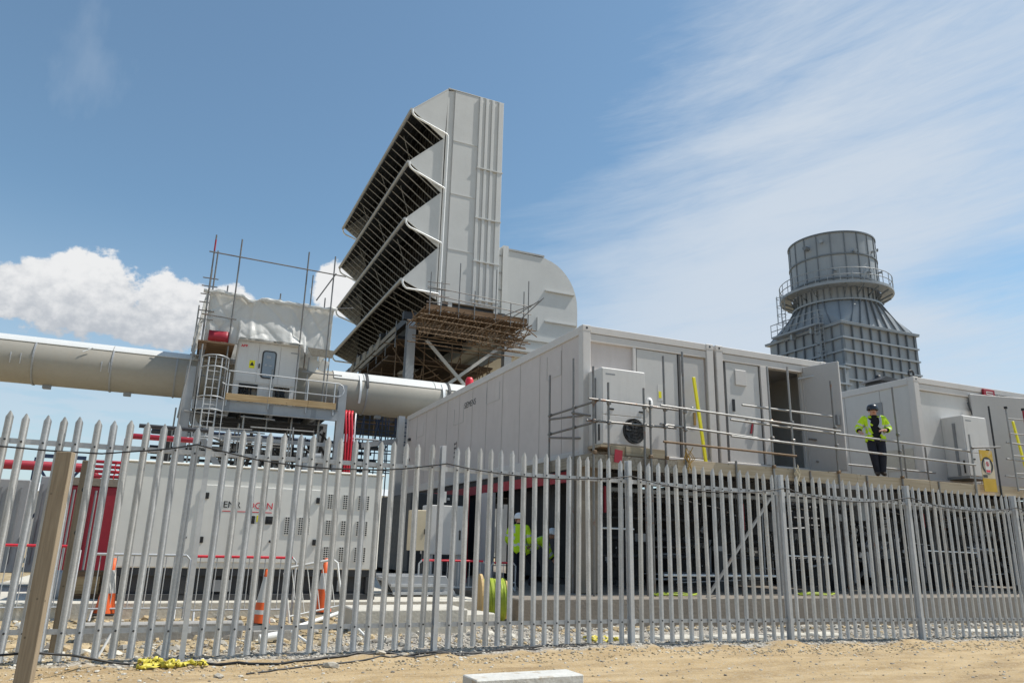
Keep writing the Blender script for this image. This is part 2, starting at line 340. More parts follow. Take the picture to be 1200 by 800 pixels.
def groundmat():
    m,nt,b=newmat('sandy_ground'); N=nt.nodes;L=nt.links
    geo=N.new('ShaderNodeNewGeometry'); pos=geo.outputs['Position']; sp=N.new('ShaderNodeSeparateXYZ'); L.new(pos,sp.inputs[0])
    def noi(s,d=5,r=.6,vec=None):
        n=N.new('ShaderNodeTexNoise'); n.inputs['Scale'].default_value=s; n.inputs['Detail'].default_value=d; n.inputs['Roughness'].default_value=r; L.new(vec or pos,n.inputs['Vector']); return n.outputs['Fac']
    def ramp(v,st):
        r=N.new('ShaderNodeValToRGB'); L.new(v,r.inputs[0]); e=r.color_ramp.elements
        while len(e)<len(st): e.new(.5)
        for k,(p,c) in zip(e,st): k.position=p; k.color=(*c,1)
        return r.outputs[0]
    def mix(f,a,b_):
        n=N.new('ShaderNodeMix'); n.data_type='RGBA'; L.new(f,n.inputs['Factor']); L.new(a,n.inputs['A']); L.new(b_,n.inputs['B']); return n.outputs['Result']
    def mth(op,a,b_):
        n=N.new('ShaderNodeMath'); n.operation=op
        for i,x in enumerate((a,b_)):
            if isinstance(x,(int,float)): n.inputs[i].default_value=x
            else: L.new(x,n.inputs[i])
        return n.outputs[0]
    def ss(v,a,b_):
        n=N.new('ShaderNodeMapRange'); n.interpolation_type='SMOOTHSTEP'; L.new(v,n.inputs[0]); n.inputs[1].default_value=a; n.inputs[2].default_value=b_; return n.outputs[0]
    mp=N.new('ShaderNodeMapping'); mp.inputs['Scale'].default_value=(.6,2.2,1); L.new(pos,mp.inputs[0])
    sand=ramp(noi(1.3,8,.65,mp.outputs[0]),[(.28,(.26,.18,.095)),(.5,(.415,.305,.17)),(.72,(.52,.405,.25))])
    dampc=N.new('ShaderNodeRGB'); dampc.outputs[0].default_value=(.235,.165,.095,1)
    sand=mix(mth('MULTIPLY',ss(noi(.55,6,.7,mp.outputs[0]),.52,.66),.55),sand,dampc.outputs[0])
    sand=mix(ss(noi(28,3),.52,.68),sand,ramp(noi(60,2),[(.3,(.28,.22,.15)),(.7,(.52,.45,.34))]))
    vo=N.new('ShaderNodeTexVoronoi'); vo.inputs['Scale'].default_value=34; L.new(pos,vo.inputs['Vector'])
    grav=ramp(vo.outputs['Color'],[(.1,(.20,.18,.155)),(.5,(.36,.33,.285)),(.9,(.52,.49,.43))])
    rub=ramp(noi(3.5,8,.7),[(.3,(.24,.17,.09)),(.55,(.42,.33,.19)),(.75,(.58,.50,.35))])
    edge=mth('ADD',sp.outputs[1],mth('MULTIPLY',mth('SUBTRACT',noi(1.6,5),.5),.55))
    gmask=ss(edge,8.42,8.62)
    farm=ss(mth('ADD',mth('MULTIPLY',sp.outputs[0],-.5),mth('ADD',edge,mth('MULTIPLY',mth('SUBTRACT',noi(.9,3),.5),1.5))),8.6,9.6)
    c=mix(gmask,sand,grav); c=mix(mth('MULTIPLY',farm,.85),c,rub)
    L.new(c,b.inputs['Base Color']); b.inputs['Roughness'].default_value=.95; b.inputs['Specular IOR Level'].default_value=.15
    bp=N.new('ShaderNodeBump'); bp.inputs['Strength'].default_value=.7; bp.inputs['Distance'].default_value=.03
    hsum=mth('ADD',mth('ADD',mth('MULTIPLY',noi(22,6,.7),.6),mth('MULTIPLY',noi(5,5,.7),1.1)),mth('MULTIPLY',vo.outputs['Distance'],mth('MULTIPLY',gmask,.7)))
    L.new(hsum,bp.inputs['Height']); L.new(bp.outputs[0],b.inputs['Normal']); return m
M['ground']=groundmat()
kind(gm.build('ground',M['ground']),'structure')

def rock(mb,c,r,m=0,flat=.65):
    t=(1+5**.5)/2
    base=[(-1,t,0),(1,t,0),(-1,-t,0),(1,-t,0),(0,-1,t),(0,1,t),(0,-1,-t),(0,1,-t),(t,0,-1),(t,0,1),(-t,0,-1),(-t,0,1)]
    fs=[(0,11,5),(0,5,1),(0,1,7),(0,7,10),(0,10,11),(1,5,9),(5,11,4),(11,10,2),(10,7,6),(7,1,8),(3,9,4),(3,4,2),(3,2,6),(3,6,8),(3,8,9),(4,9,5),(2,4,11),(6,2,10),(8,6,7),(9,8,1)]
    a=random.uniform(0,6.28); sx,sy=random.uniform(.7,1.3),random.uniform(.7,1.2)
    vs=[]
    for v in base:
        k=r/1.9*random.uniform(.75,1.2); x,y,z=v[0]*k*sx,v[1]*k*sy,v[2]*k*flat
        vs.append((c[0]+x*math.cos(a)-y*math.sin(a),c[1]+x*math.sin(a)+y*math.cos(a),c[2]+z))
    mb.add(vs,fs,m)
def stonecol(name,c): return paint(name,c,.9,0,.2,12,fine=.15)
ST=[stonecol('chip_grey',(.36,.34,.30)),stonecol('chip_pale',(.58,.55,.48)),stonecol('chip_dark',(.20,.18,.155)),stonecol('chip_sand',(.46,.36,.22))]
def w3(ws): return random.choices(range(4),ws)[0]
gv=MB()
for _ in range(11000):
    y=8.6+abs(random.gauss(0,1))*1.5
    if y>12.4: continue
    x=random.uniform(-3,19)
    rock(gv,(x,y,gh(x,y)+.004),random.choice((.008,.010,.012,.015,.018,.024)),w3((5,3,2,2)))
for _ in range(1300):
    x=random.uniform(5,19); y=12.4-abs(random.gauss(0,.35))
    rock(gv,(x,y,gh(x,y)+.01),random.choice((.012,.02,.03,.045,.07)),w3((4,2,2,3)))
for _ in range(900):
    x=random.uniform(-3,5); y=random.uniform(9.2,13.2)
    rock(gv,(x,y,gh(x,y)+.01),random.choice((.015,.02,.03,.045,.08)),w3((2,2,1,6)))
for _ in range(450):
    x=random.uniform(-1.8,14); y=random.gauss(8.5,.13)
    rock(gv,(x,y,gh(x,y)+.004),random.choice((.008,.011,.015,.024)),w3((4,3,3,2)))
kind(gv.build('gravel',ST),'stuff')
pb=MB()
for _ in range(900):
    x=random.uniform(-1,13); y=random.uniform(5.2,8.3)
    rock(pb,(x,y,gh(x,y)+.002),random.choice((.006,.008,.012,.018)),w3((2,3,2,4)))
for _ in range(1600):
    x=random.uniform(-1.5,14); y=8.35-abs(random.gauss(0,.32))
    rock(pb,(x,y,gh(x,y)+.003),random.choice((.006,.009,.012,.016,.022)),w3((1,2,1,9)))
kind(pb.build('loose_pebbles',ST),'stuff')
for (x,y,r,lab) in ((1.12+.45,8.08,.075,'flat pale stone lying on the sandy track left of the white block'),(2.2,8.55,.07,'pale stone beside the black ground cable'),(2.45,8.5,.05,'small beige stone right of a larger one by the ground cable'),
                  (.5,7.85,.05,'small sandy stone lying on the track below the yellow tape'),(5.55,8.62,.06,'stone at the foot of the fence post in front of the cooling unit')):
    mb=MB(); rock(mb,(0,0,0),r,0); o=mb.build('stone',M['stone']); o.location=(x,y,gh(x,y)+r*.25); o.scale=(1.4,1,.8); tag(o,lab,'stone','loose stones on the track')

# concrete paving under the plant
sl_=MB(); sl_.box(5.6,60,12.45,33,-.9,.32)
kind(sl_.build('concrete_paving',M['concrete'],bevel=.02),'structure')
pl=MB(); pl.box(-3.2,5.3,13.25,33,-.3,.24)
kind(pl.build('generator_paving',M['concretepale'],bevel=.015),'structure')
# strip of fine limestone chippings in front of the paving
bl=MB()
for i in range(9):
    x=5.3+i*1.05+random.uniform(-.1,.1)+(4 if i>4 else 0); yy=9.35 if i<5 else 10.6
    bl.box(x,x+random.uniform(.5,1.),yy+random.uniform(-.08,.08),yy+.3,gh(x,yy)-.1,gh(x,yy)+.035)
kind(bl.build('pale_paving',M['concretepale'],bevel=.02),'structure')

# ------------------------------------------------------------------ palisade fence
FY=8.8; PX=[.18+2.72*k for k in range(-1,7)]
fence=thing('palisade_fence','grey galvanised palisade fence with pointed pales running along the sandy track','fence',(5,FY,0))
def pale_mesh():
    prof=[(-.036,.006),(-.022,.006),(-.010,-.010),(0,-.011),(.010,-.010),(.022,.006),(.036,.006)]
    t=.003; mb=MB(); n=len(prof)
    def top(x): return 2.42-max(0,abs(x)-.004)*1.9
    fr=[];bk=[]
    for z in (0,1):
        for (x,y) in prof: fr.append((x,y,.05 if z==0 else top(x)))
        for (x,y) in prof: bk.append((x,y+t,.05 if z==0 else top(x)))
    # tip vertex
    vs=fr+bk; fs=[]
    F0=0;B0=2*n
    for i in range(n-1):
        fs.append((F0+i,F0+i+1,F0+n+i+1,F0+n+i)); fs.append((B0+i+1,B0+i,B0+n+i,B0+n+i+1))
        fs.append((F0+n+i,F0+n+i+1,B0+n+i+1,B0+n+i)); fs.append((F0+i+1,F0+i,B0+i,B0+i+1))
    fs.append((F0,F0+n,B0+n,B0)); fs.append((F0+2*n-1,F0+n-1,B0+n-1,B0+2*n-1))
    mb.add(vs,fs,0)
    for z in (.31,2.13): mb.lathe([(.011,-.017),(.011,-.0095)],(0,0,z),8,m=1,axis='y'); mb.add([(.011*math.cos(k*PI/4),-.017,z+.011*math.sin(k*PI/4)) for k in range(8)],[tuple(range(8))],1)
    return mb
pvar=[]
for i,(c,st_) in enumerate((((.50,.51,.515),.25),((.46,.475,.49),.3),((.53,.53,.52),.2),((.48,.48,.47),.4))):
    mt_=paint('galvanised_pale',c,.5,.3,.18,2.2+i*.7,fine=.14,bump=.08,bscale=60,streak=st_,streakcol=(.33,.30,.26))
    pvar.append(pale_mesh().build('pale',[mt_,M['dark']],None))
for q in pvar: q.parent=fence; q['used']=0
pp=pvar[0]
first=True; npale=0
def post_mesh():
    mb=MB(); mb.box(-.027,.027,0,.009,-.1,2.42); mb.box(-.0035,.0035,.009,.091,-.1,2.4185); mb.box(-.027,.027,.091,.1,-.1,2.42)
    for z in (.31,2.13): mb.box(.0045,.06,.02,.05,z-.03,z+.03)
    return mb
po=post_mesh().build('post',M['galvpost'],None); po.parent=fence; postfirst=True
def plc(o,x,y,z,rz=0,rx=0,ry=0):
    o.location=(x-5,y-FY,z); o.rotation_euler=(rx,ry,rz)
for k,x in enumerate(PX):
    o=po if postfirst else po.copy()
    if not postfirst: COL.objects.link(o); o.parent=fence
    postfirst=False; plc(o,x,FY-.03,g0(x)-.005+random.uniform(-.006,.006),random.uniform(-.03,.03),random.uniform(-.004,.004),random.uniform(-.004,.004))
    if k<len(PX)-1:
        x1=PX[k+1]
        for z in (.31,2.13):
            mb=MB(); za,zb=g0(x)+z,g0(x1)+z
            mb.bar((x+.03,FY+.022,za),(x1-.03,FY+.022,zb),.005,.05); mb.bar((x+.03,FY+.045,za-.0225),(x1-.03,FY+.045,zb-.0225),.042,.005)
            mb.build('rail',M['galv'],fence)
        for j in range(16):
            xx=x+2.72*(j+1)/17
            if xx<-2.3 or xx>16: continue
            o=pvar[npale] if npale<4 else pvar[random.randrange(4)].copy()
            if npale>=4: COL.objects.link(o); o.parent=fence
            npale+=1
            plc(o,xx+random.uniform(-.005,.005),FY+random.uniform(0,.005),g0(xx)+random.uniform(-.014,.010),random.uniform(-.10,.10),random.uniform(-.004,.004),random.uniform(-.009,.009))
print('pales',npale)

def sag(a,b,d,n=10):
    a=Vector(a);b=Vector(b); return [a.lerp(b,i/n)+Vector((0,0,-4*d*(i/n)*(1-i/n))) for i in range(n+1)]
# cable draped along the top of the fence
pts=[]
hold=[(-2.5,8.74,2.06),(-.85,8.74,2.045),(.05,8.74,2.21),(.12,8.735,2.19),(2.93,8.735,2.19),(5.6,8.735,2.19),(8.35,8.735,2.17),(11.05,8.735,2.16),(13.75,8.735,2.11),(16.4,8.735,2.1)]
sags=[.0,.01,.0,.15,.10,.13,.13,.13,.13]
for i in range(len(hold)-1): pts+=sag(hold[i],hold[i+1],sags[i])[(1 if i else 0):]
pts=[p+Vector((0,0,.012*noise.noise((p.x*2,0,0)))) for p in pts]
tag(MB().path(pts,.008,8).build('fence_cable',M['cable']),'black cable draped in shallow loops along the top of the palisade fence','cable')
def gcable(name,ps,r,label):
    P=[]
    for i in range(len(ps)-1):
        for k in range(8):
            t=k/8; x=ps[i][0]*(1-t)+ps[i+1][0]*t; y=ps[i][1]*(1-t)+ps[i+1][1]*t+.03*noise.noise((x*1.9,7,0)); P.append((x,y,gh(x,y)+r*.8))
    tag(MB().path(P,r,8).build(name,M['cable']),label,'cable')
gcable('ground_cable',[(.3,8.42),(1.1,8.28),(2.06,8.57),(3.02,8.62),(4.,8.7),(5.3,9.1)],.014,'black cable lying along the gravel from the yellow tape heap to the fence')
gcable('ground_cable',[(.75,7.9),(1.5,8.2),(2.4,8.45),(3.3,8.6),(5.5,8.66)],.009,'thinner black cable in the sand just in front of the fence foot')
tag(MB().path([(-2.4,8.1,.16),(-1.7,8.0,.19),(-1.12,7.97,.23),(-1.0,7.96,.23),(-.75,8.2,.17),(-.45,8.5,.06),(-.15,8.46,.02),(.3,8.42,.012)],.0105,8).build('trailing_cable',M['cable']),'black cable hanging from the timber post down to the yellow tape','cable')
# heaps of yellow tape
def heap(cx,cy,n,w,label,seed,z0=0):
    random.seed(seed); mb=MB()
    for _ in range(n):
        a=random.uniform(0,6.28); L_=random.uniform(.1,.26); x=cx+random.gauss(0,w); y=cy+random.gauss(0,.05); z=z0+gh(x,y)+.022+random.uniform(0,.012)
        pts=[]
        for k in range(7):
            t=k/6-.5; pts.append(Vector((x+math.cos(a+t)*t*L_,y+math.sin(a+t)*t*L_*.6,z+.010*math.sin(k*1.7+a))))
        tw=random.uniform(0,3); vs=[];fs=[]
        for k,p in enumerate(pts):
            o=Vector((0,math.cos(tw+k*.5),math.sin(tw+k*.5)))*.024; vs+=[p-o,p+o]
        fs=[(2*k,2*k+1,2*k+3,2*k+2) for k in range(6)]; mb.add(vs,fs,0,True)
    o=mb.build('tape_heap',M['tape']); s=o.modifiers.new('thick','SOLIDIFY'); s.thickness=.002
    return tag(o,label,'tape')
heap(.03,8.40,30,.17,'crumpled yellow tape lying on the gravel in front of the fence',3)
heap(5.45,9.35,16,.12,'yellow tape scrap behind the fence near the concrete slab edge',5)
random.seed(11)
# timber posts
def tpost(x,y,w,t,z1,label,holes=(),rz=math.radians(-15)):
    th=thing('timber_post',label,'post',(x,y,gh(x,y)))
    mb=MB(); mb.box(x-w/2,x+w/2,y-t/2,y+t/2,gh(x,y)-.15,z1); mb.build('board',M['timberpost'],th,bevel=.005); th.rotation_euler=(0,0,rz)
    if holes:
        h=MB()
        for z in holes: h.lathe([(.0,-.006),(.022,-.006),(.028,0)],(x+w*.25,y-t/2,z),10,axis='y')
        h.build('bolt',M['dark'],th)
    return th
tpost(-1.06,7.9,.135,.085,1.965,'weathered brown timber board standing upright on the track in front of the fence')
tpost(-1.075,9.75,.10,.06,2.05,'second timber board with bolts standing behind the fence pales',(1.25,1.72))
# white block cut by the bottom of the picture
wb=MB(); 
R_=Matrix.Rotation(math.radians(1.5),3,'Z'); wb.obox((2.83,6.13,.066),(1.0,.3,.24),R_); 
tag(wb.build('barrier_block',M['whiteblock'],bevel=.008),'white block lying on the sandy track in front of the fence','block')

# ------------------------------------------------------------------ generator set
gy=13.5; Z0=.24
gen=thing('generator','long white canopied generator set on a black base frame behind the fence','generator',(1.17,gy,Z0))
mb=MB(); mb.box(-.97,3.3,gy,gy+1.5,.74,2.38); mb.box(-1.0,3.33,gy-.03,gy+1.53,2.383,2.42); mb.build('canopy',M['gen'],gen,bevel=.02)
mb=MB(); mb.box(-.97,3.3,gy+.10,gy+1.45,.30,.738); mb.box(-.97,3.3,gy+.02,gy+.099,.62,.738); mb.box(-.97,3.3,gy+.02,gy+.099,Z0,.34)
for x in (-.95,.1,1.17,2.2,3.12): mb.box(x,x+.16,gy+.015,gy+.097,.343,.617)
mb.build('base_frame',M['darkgrey'],gen,bevel=.006)
mb=MB()
for x in (.6,.75,2.62): mb.box(x,x+.13,gy+.008,gy+.03,.38,.56)
mb.build('cover_plate',M['midgrey'],gen)
def gdoor(x0,x1,hl):
    mb=MB(); mb.box(x0,x1,gy-.022,gy-.002,.84,2.08); d=mb.build('door',M['gen'],gen,bevel=.006)
    xh=x1-.14 if hl else x0+.14
    h=MB(); h.box(xh-.06,xh+.06,gy-.035,gy-.0225,1.47,1.60); h.box(xh-.02,xh+.04,gy-.05,gy-.036,1.51,1.56); h.build('handle',M['black'],d,bevel=.004)
    for z in (1.19,1.90):
        q=MB(); xx=x0+.05 if hl else x1-.05; q.box(xx-.045,xx+.045,gy-.05,gy-.0225,z-.05,z+.05); q.build('hinge',M['black'],d,bevel=.006)
    return d
gdoor(.27,1.215,True); d2=gdoor(1.225,2.22,False)
def grille(x0,x1,z0,z1,par,y,nx,nz):
    b=MB(); b.box(x0,x1,y-.003,y-.0005,z0,z1,0)
    for i in range(nx+1):
        x=x0+(x1-x0)*i/nx; b.box(x-.0045,x+.0045,y-.012,y-.0035,z0,z1,1)
    for i in range(nz+1):
        z=z0+(z1-z0)*i/nz; b.box(x0,x1,y-.0115,y-.0035,z-.0045,z+.0045,1)
    return b.build('grille',[M['black'],M['gen']],par)
for x in (1.63,1.86): grille(x,x+.19,1.31,1.60,d2,gy-.022,5,8)
for x in (2.33,2.60,2.87):
    for z in (1.77,1.32,.87): grille(x,x+.2,z,z+.25,gen,gy,5,7)
mb=MB(); mb.box(1.16,1.27,gy-.026,gy-.0225,1.50,1.61); mb.build('warning_label',M['yellow'],gen)
t=MB(); t.prism([(1.185,1.52),(1.245,1.52),(1.215,1.58)],'y',gy-.028,gy-.0265); t.build('warning_symbol',M['black'],gen)
text('lettering','ENR',.15,(.60,gy-.023,1.72),(PI/2,0,0),M['black'],gen)
text('lettering','OGEN',.15,(.985,gy-.023,1.72),(PI/2,0,0),M['redbright'],gen)
mb=MB(); mb.box(.60,1.40,gy-.025,gy-.0225,1.655,1.668); mb.build('logo_line',M['redbright'],gen)
for x,z in ((.09,1.22),(1.02,1.19),(1.42,1.19)):
    q=MB(); q.lathe([(0,-.02),(.022,-.015),(.022,0)],(x,gy-.0225 if x>.2 else gy,z),10,axis='y'); q.build('lifting_plug',M['black'],gen)
mb=MB(); mb.tube((2.0,gy+.7,2.42),(2.0,gy+.7,2.72),.07,12); mb.tube((2.0,gy+.7,2.72),(2.25,gy+.7,2.74),.07,12); mb.build('exhaust_pipe',M['midgrey'],gen)

# red fuel tank and pipework left of the generator
rt=thing('fuel_tank','dark red tank casing with a brown top edge beside the white generator','tank',(-1.55,15.6,.24))
mb=MB(); mb.box(-2.05,-1.0,15.6,17.6,.25,2.08); mb.build('casing',M['red'],rt,bevel=.02)
mb=MB(); mb.box(-2.07,-.98,15.58,17.62,2.083,2.22); mb.build('top_edge',M['concretebrown'],rt)
mb=MB()
for x in (-1.85,-1.5): mb.tube((x,15.57,.4),(x,15.57,2.0),.02,8)
mb.build('sight_tube',M['midgrey'],rt)
def vpipe(x,y,z,lab):
    th=thing('valve_set',lab,'valve',(x,y,z))
    mb=MB()
    for i in range(4): mb.tube((x-.28,y,z+.09*i),(x+.28,y,z+.09*i),.032,10)
    mb.tube((x,y,z-.1),(x,y,z+.75),.04,10); mb.build('manifold',M['red'],th)
    for i in (0,2):
        w=MB(); w.path([(x+.2+.09*math.cos(a*PI/6),y-.07,z+.09*i+.09*math.sin(a*PI/6)) for a in range(13)],.012,6); w.build('handwheel',M['redbright'],th)
vpipe(-1.4,15.9,2.28,'red pipe manifold with handwheels above the dark red tank')
def rpipe(pts,r,lab,m='red',nm='red_pipe'):
    tag(MB().path(pts,r,12).build(nm,M[m]),lab,'pipe')
rpipe([(-9,16.2,2.38),(-1.75,16.2,2.44),(-1.62,16.2,2.3),(-1.62,16.2,.4)],.085,'thick red pipe running level above the grey finned cabinets')
rpipe([(-1.25,17.2,2.2),(-1.25,17.2,3.15),(-1.15,17.2,3.22),(.05,17.2,3.22)],.06,'thin dark red pipe rising above the tank and turning over the generator','red')
rpipe([(-1.1,17.6,3.5),(.4,17.6,3.5)],.045,'short dark pipe above the red pipe behind the generator roof','dark','dark_pipe')
def cab(x0,x1,y,z0,z1,lab):
    th=thing('equipment_cabinet',lab,'cabinet',((x0+x1)/2,y,z0)); mb=MB(); mb.box(x0,x1,y,y+.7,z0,z1); mb.build('casing',M['steelgrey'],th,bevel=.015)
    n=MB()
    k=max(2,int((x1-x0)/.12))
    for i in range(k):
        x=x0+.04+(x1-x0-.08)*i/k; n.box(x,x+.03,y-.03,y-.001,z0+.15,z1-.15)
    n.build('cooling_fin',M['midgrey'],th)
cab(-3.35,-2.75,16.8,.5,2.2,'wider grey finned cabinet under the thick red pipe'); cab(-2.62,-2.15,17.0,.5,2.3,'narrower, taller grey finned cabinet under the thick red pipe')
def frame_thing(x0,x1,y,z0,z1,lab):
    th=thing('pipe_support',lab,'support',((x0+x1)/2,y,z0)); mb=MB()
    for x in (x0,x1): mb.box(x-.04,x+.04,y-.04,y+.04,z0,z1)
    mb.box(x0,x1,y-.035,y+.035,z1+.002,z1+.08); mb.build('frame',M['skyframe'],th)
    b=MB(); b.bar((x0,y,z0+(z1-z0)*.45),(x1,y,z1-.1),.05,.05); b.bar((x0,y,z1-.1),(x1,y,z0+(z1-z0)*.45),.05,.05); b.build('brace',M['skyframe'],th)
frame_thing(-2.95,-2.05,18.2,.24,2.75,'dark blue braced steel support behind the grey cabinets on the left')
# small clutter by the tank
mb=MB(); mb.lathe([(0,0),(.17,0),(.19,.05),(.19,.36),(.12,.42),(0,.42)],(-1.62,14.2,.24),18); mb.lathe([(.2,.1),(.2,.12)],(-1.62,14.2,.24),18)
tag(mb.build('steel_drum',M['steelgrey']),'shiny steel drum with dark foot beside the timber board','drum')
th=thing('crate','small brown crate on the ground below the dark red tank','crate',(-1.25,14.1,.24)); mb=MB(); mb.box(-1.45,-1.05,14.0,14.4,.24,.66); mb.build('box',M['boards'],th,bevel=.01); mb=MB(); mb.box(-1.42,-1.08,13.97,14.0,.32,.58); mb.build('lid',M['timber'],th)

# ------------------------------------------------------------------ barriers
def barrier(x0,x1,y,z,h,top,lab,tilt=0,body='galv',n=None,foot=True,rz=0):
    th=thing('crowd_barrier',lab,'barrier',((x0+x1)/2,y,z),'crowd barriers around the plant'); c=Vector(((x0+x1)/2,y,z))
    def P(x,zz): 
        d=Vector((x-c.x,0,zz-z)); d.rotate(Matrix.Rotation(tilt,3,'Y')); d.rotate(Matrix.Rotation(rz,3,'Z')); return c+d
    mb=MB(); mb.path([P(x0,z),P(x0,z+h-.06),P(x0+.06,z+h)],.018,8); mb.path([P(x1-.06,z+h),P(x1,z+h-.06),P(x1,z)],.018,8); mb.tube(P(x0,z+.16),P(x1,z+.16),.014,8); mb.build('frame',M[body],th)
    mb=MB(); mb.tube(P(x0+.06,z+h),P(x1-.06,z+h),.02,8); mb.build('top_rail',M[top],th)
    n=n or int((x1-x0)/.11); mb=MB()
    for i in range(1,n): 
        x=x0+(x1-x0)*i/n; mb.tube(P(x,z+.16),P(x,z+h-.015),.007,6)
    mb.build('bar',M[body],th)
    if foot:
        for x in (x0+.12,x1-.12):
            mb=MB(); p=P(x,z+.16); mb.path([p+Vector((0,-.28,-.15)),p+Vector((0,-.05,-.03)),p+Vector((0,.05,-.03)),p+Vector((0,.28,-.15))],.015,8); mb.build('foot',M[body],th)
barrier(-3.3,-1.35,13.2,.02,1.03,'redbright','crowd barrier with red top rail in front of the grey finned cabinets')
barrier(-1.15,.2,12.9,.02,.93,'galv','plain grey crowd barrier behind the cone near the red tank')
barrier(.22,1.75,12.5,.02,.93,'redbright','crowd barrier with red top rail in front of the generator base')
barrier(1.66,2.45,11.9,.05,.85,'white','leaning white barrier rail with thin bars beside the blocks',tilt=-.2,body='whitepipe',foot=False)
barrier(4.35,5.75,14.4,.24,.66,'redbright','low red topped barrier behind the cable drum')
barrier(5.95,6.5,14.6,.32,.55,'redbright','short red barrier end between the cable drum and the worker')

def cone(x,y,z,h,lab,tilt=(0,0),alt=0):
    th=thing('traffic_cone',lab,'cone',(x,y,z),'traffic cones along the plant'); r0=.128*h/.75+.01
    bs=MB(); bs.box(x-.135*h/.75,x+.135*h/.75,y-.135*h/.75,y+.135*h/.75,z,z+.03); bs.build('base',M['black'],th,bevel=.01)
    def rad(t): return r0*(1-t)+.026*t
    segs=((0,.36,'orange'),(.36,.78,'white'),(.78,1,'orange')) if not alt else ((0,.16,'orange'),(.16,.24,'white'),(.24,.38,'orange'),(.38,.86,'white'),(.86,1,'orange')) if alt==1 else ((0,.42,'orange'),(.42,.72,'white'),(.72,1,'orange'))
    for i,(a,b,c) in enumerate(segs):
        m=MB(); m.lathe([(rad(a),z+.035+h*a),(rad(b),z+.035+h*b)]+([(0,z+.035+h)] if b==1 else []),(x,y,0),20); m.build('band' if c=='white' else 'body',M[c],th)
    th.rotation_euler=(tilt[0],tilt[1],0)
cone(-.88,13.0,.08,.78,'orange cone with one wide white band near the red tank',(0,.03))
cone(1.24,11.9,.02,.74,'white cone with thin orange bands in front of the generator',(0,.03),1)
cone(2.2,12.4,.12,.80,'orange and white cone standing behind the leaning white barrier',(0,0),2)

# concrete blocks, kerb and white tubes behind the fence
def block(x0,x1,y0,y1,z0,z1,lab,m='concretepale',nm='concrete_block',rz=0):
    th=MB(); th.obox(((x0+x1)/2,(y0+y1)/2,(z0+z1)/2),(x1-x0,y1-y0,z1-z0),Matrix.Rotation(rz,3,'Z')); tag(th.build(nm,M[m],bevel=.015),lab,'concrete block' if nm!='concrete_kerb' else 'kerb')
block(2.35,4.0,10.65,11.5,-.05,.32,'pale flat topped concrete block in front of the generator end')
block(3.95,4.55,11.0,11.6,-.05,.22,'smaller concrete block behind a fence post, beside the large pale block',rz=.2)
block(-.95,.9,10.55,10.8,-.05,.2,'long low concrete kerb behind the fence below the orange cone','kerb','concrete_kerb')
block(.95,1.5,10.2,10.45,-.05,.14,'short dark kerb piece next to the white tube','kerb','concrete_kerb',.2)
def wtube(a,b,r,lab): tag(MB().tube(a,b,r,10).build('white_tube',M['whitepipe']),lab,'tube')
wtube((-.62,9.35,-.0),(-.50,9.45,.30),.014,'thin white rod leaning behind the fence by the timber boards')
wtube((.33,9.15,.0),(.38,9.15,.30),.022,'short white tube standing upright just behind the fence')
wtube((1.35,10.3,.1),(2.2,10.9,.27),.028,'sloping white tube on the rubble beside the concrete block')
wtube((1.05,10.0,.06),(1.3,10.05,.09),.05,'short thick white tube lying on the rubble')
wtube((1.42,9.95,.14),(1.62,9.6,.02),.016,'thin white stick lying on the gravel short of the concrete block')
wtube((2.28,10.5,.18),(2.42,10.3,.03),.016,'thin white stick leaning on the front of the pale block')

# skid and cabinets between the generator and the container
sk=thing('steel_skid','light grey steel skid with splayed sides on the paving beside the generator end','skid',(4.3,14.2,.24))
mb=MB(); mb.prism([(3.62,.62),(4.85,.62),(5.08,.26),(3.85,.26)],'y',14.2,14.25); mb.prism([(3.62,.62),(4.85,.62),(5.08,.26),(3.85,.26)],'y',15.0,15.05); mb.box(3.7,4.9,14.25,15.0,.5,.56); mb.build('side_plate',M['steelgrey'],sk,bevel=.008)
mb=MB(); mb.box(3.75,4.86,14.14,14.2,.42,.47); mb.box(3.8,4.95,14.14,14.2,.28,.33); mb.build('stiffener',M['galv'],sk)
c=thing('junction_cabinet','beige electrical cabinet on a frame beside the taller grey one','cabinet',(4.5,15,.24))
mb=MB(); mb.box(4.33,4.68,15,15.3,1.07,1.88); mb.build('casing',M['signcream'],c,bevel=.012); mb=MB(); mb.box(4.36,4.41,15.05,15.1,.56,1.068); mb.box(4.6,4.65,15.05,15.1,.56,1.068); mb.build('leg',M['dark'],c)
mb=MB(); mb.box(4.6,4.63,14.985,14.999,1.4,1.5); mb.build('handle',M['black'],c)
c=thing('junction_cabinet','tall pale grey electrical cabinet standing under the container end','cabinet',(5.0,15.1,.32))
mb=MB(); mb.box(4.72,5.55,15.1,15.6,1.0,2.0); mb.build('casing',M['contgrey'],c,bevel=.012)
mb=MB(); mb.box(4.78,4.86,15.15,15.3,.32,.998); mb.box(5.4,5.48,15.15,15.3,.32,.998); mb.build('leg',M['steelgrey'],c)
mb=MB(); mb.box(5.4,5.43,15.08,15.098,1.3,1.5); mb.build('handle',M['black'],c)
tag(MB().box(4.9,5.03,14.95,14.99,2.05,2.28).build('notice_board',M['white']),'small white notice beside the fence post below the container','notice')
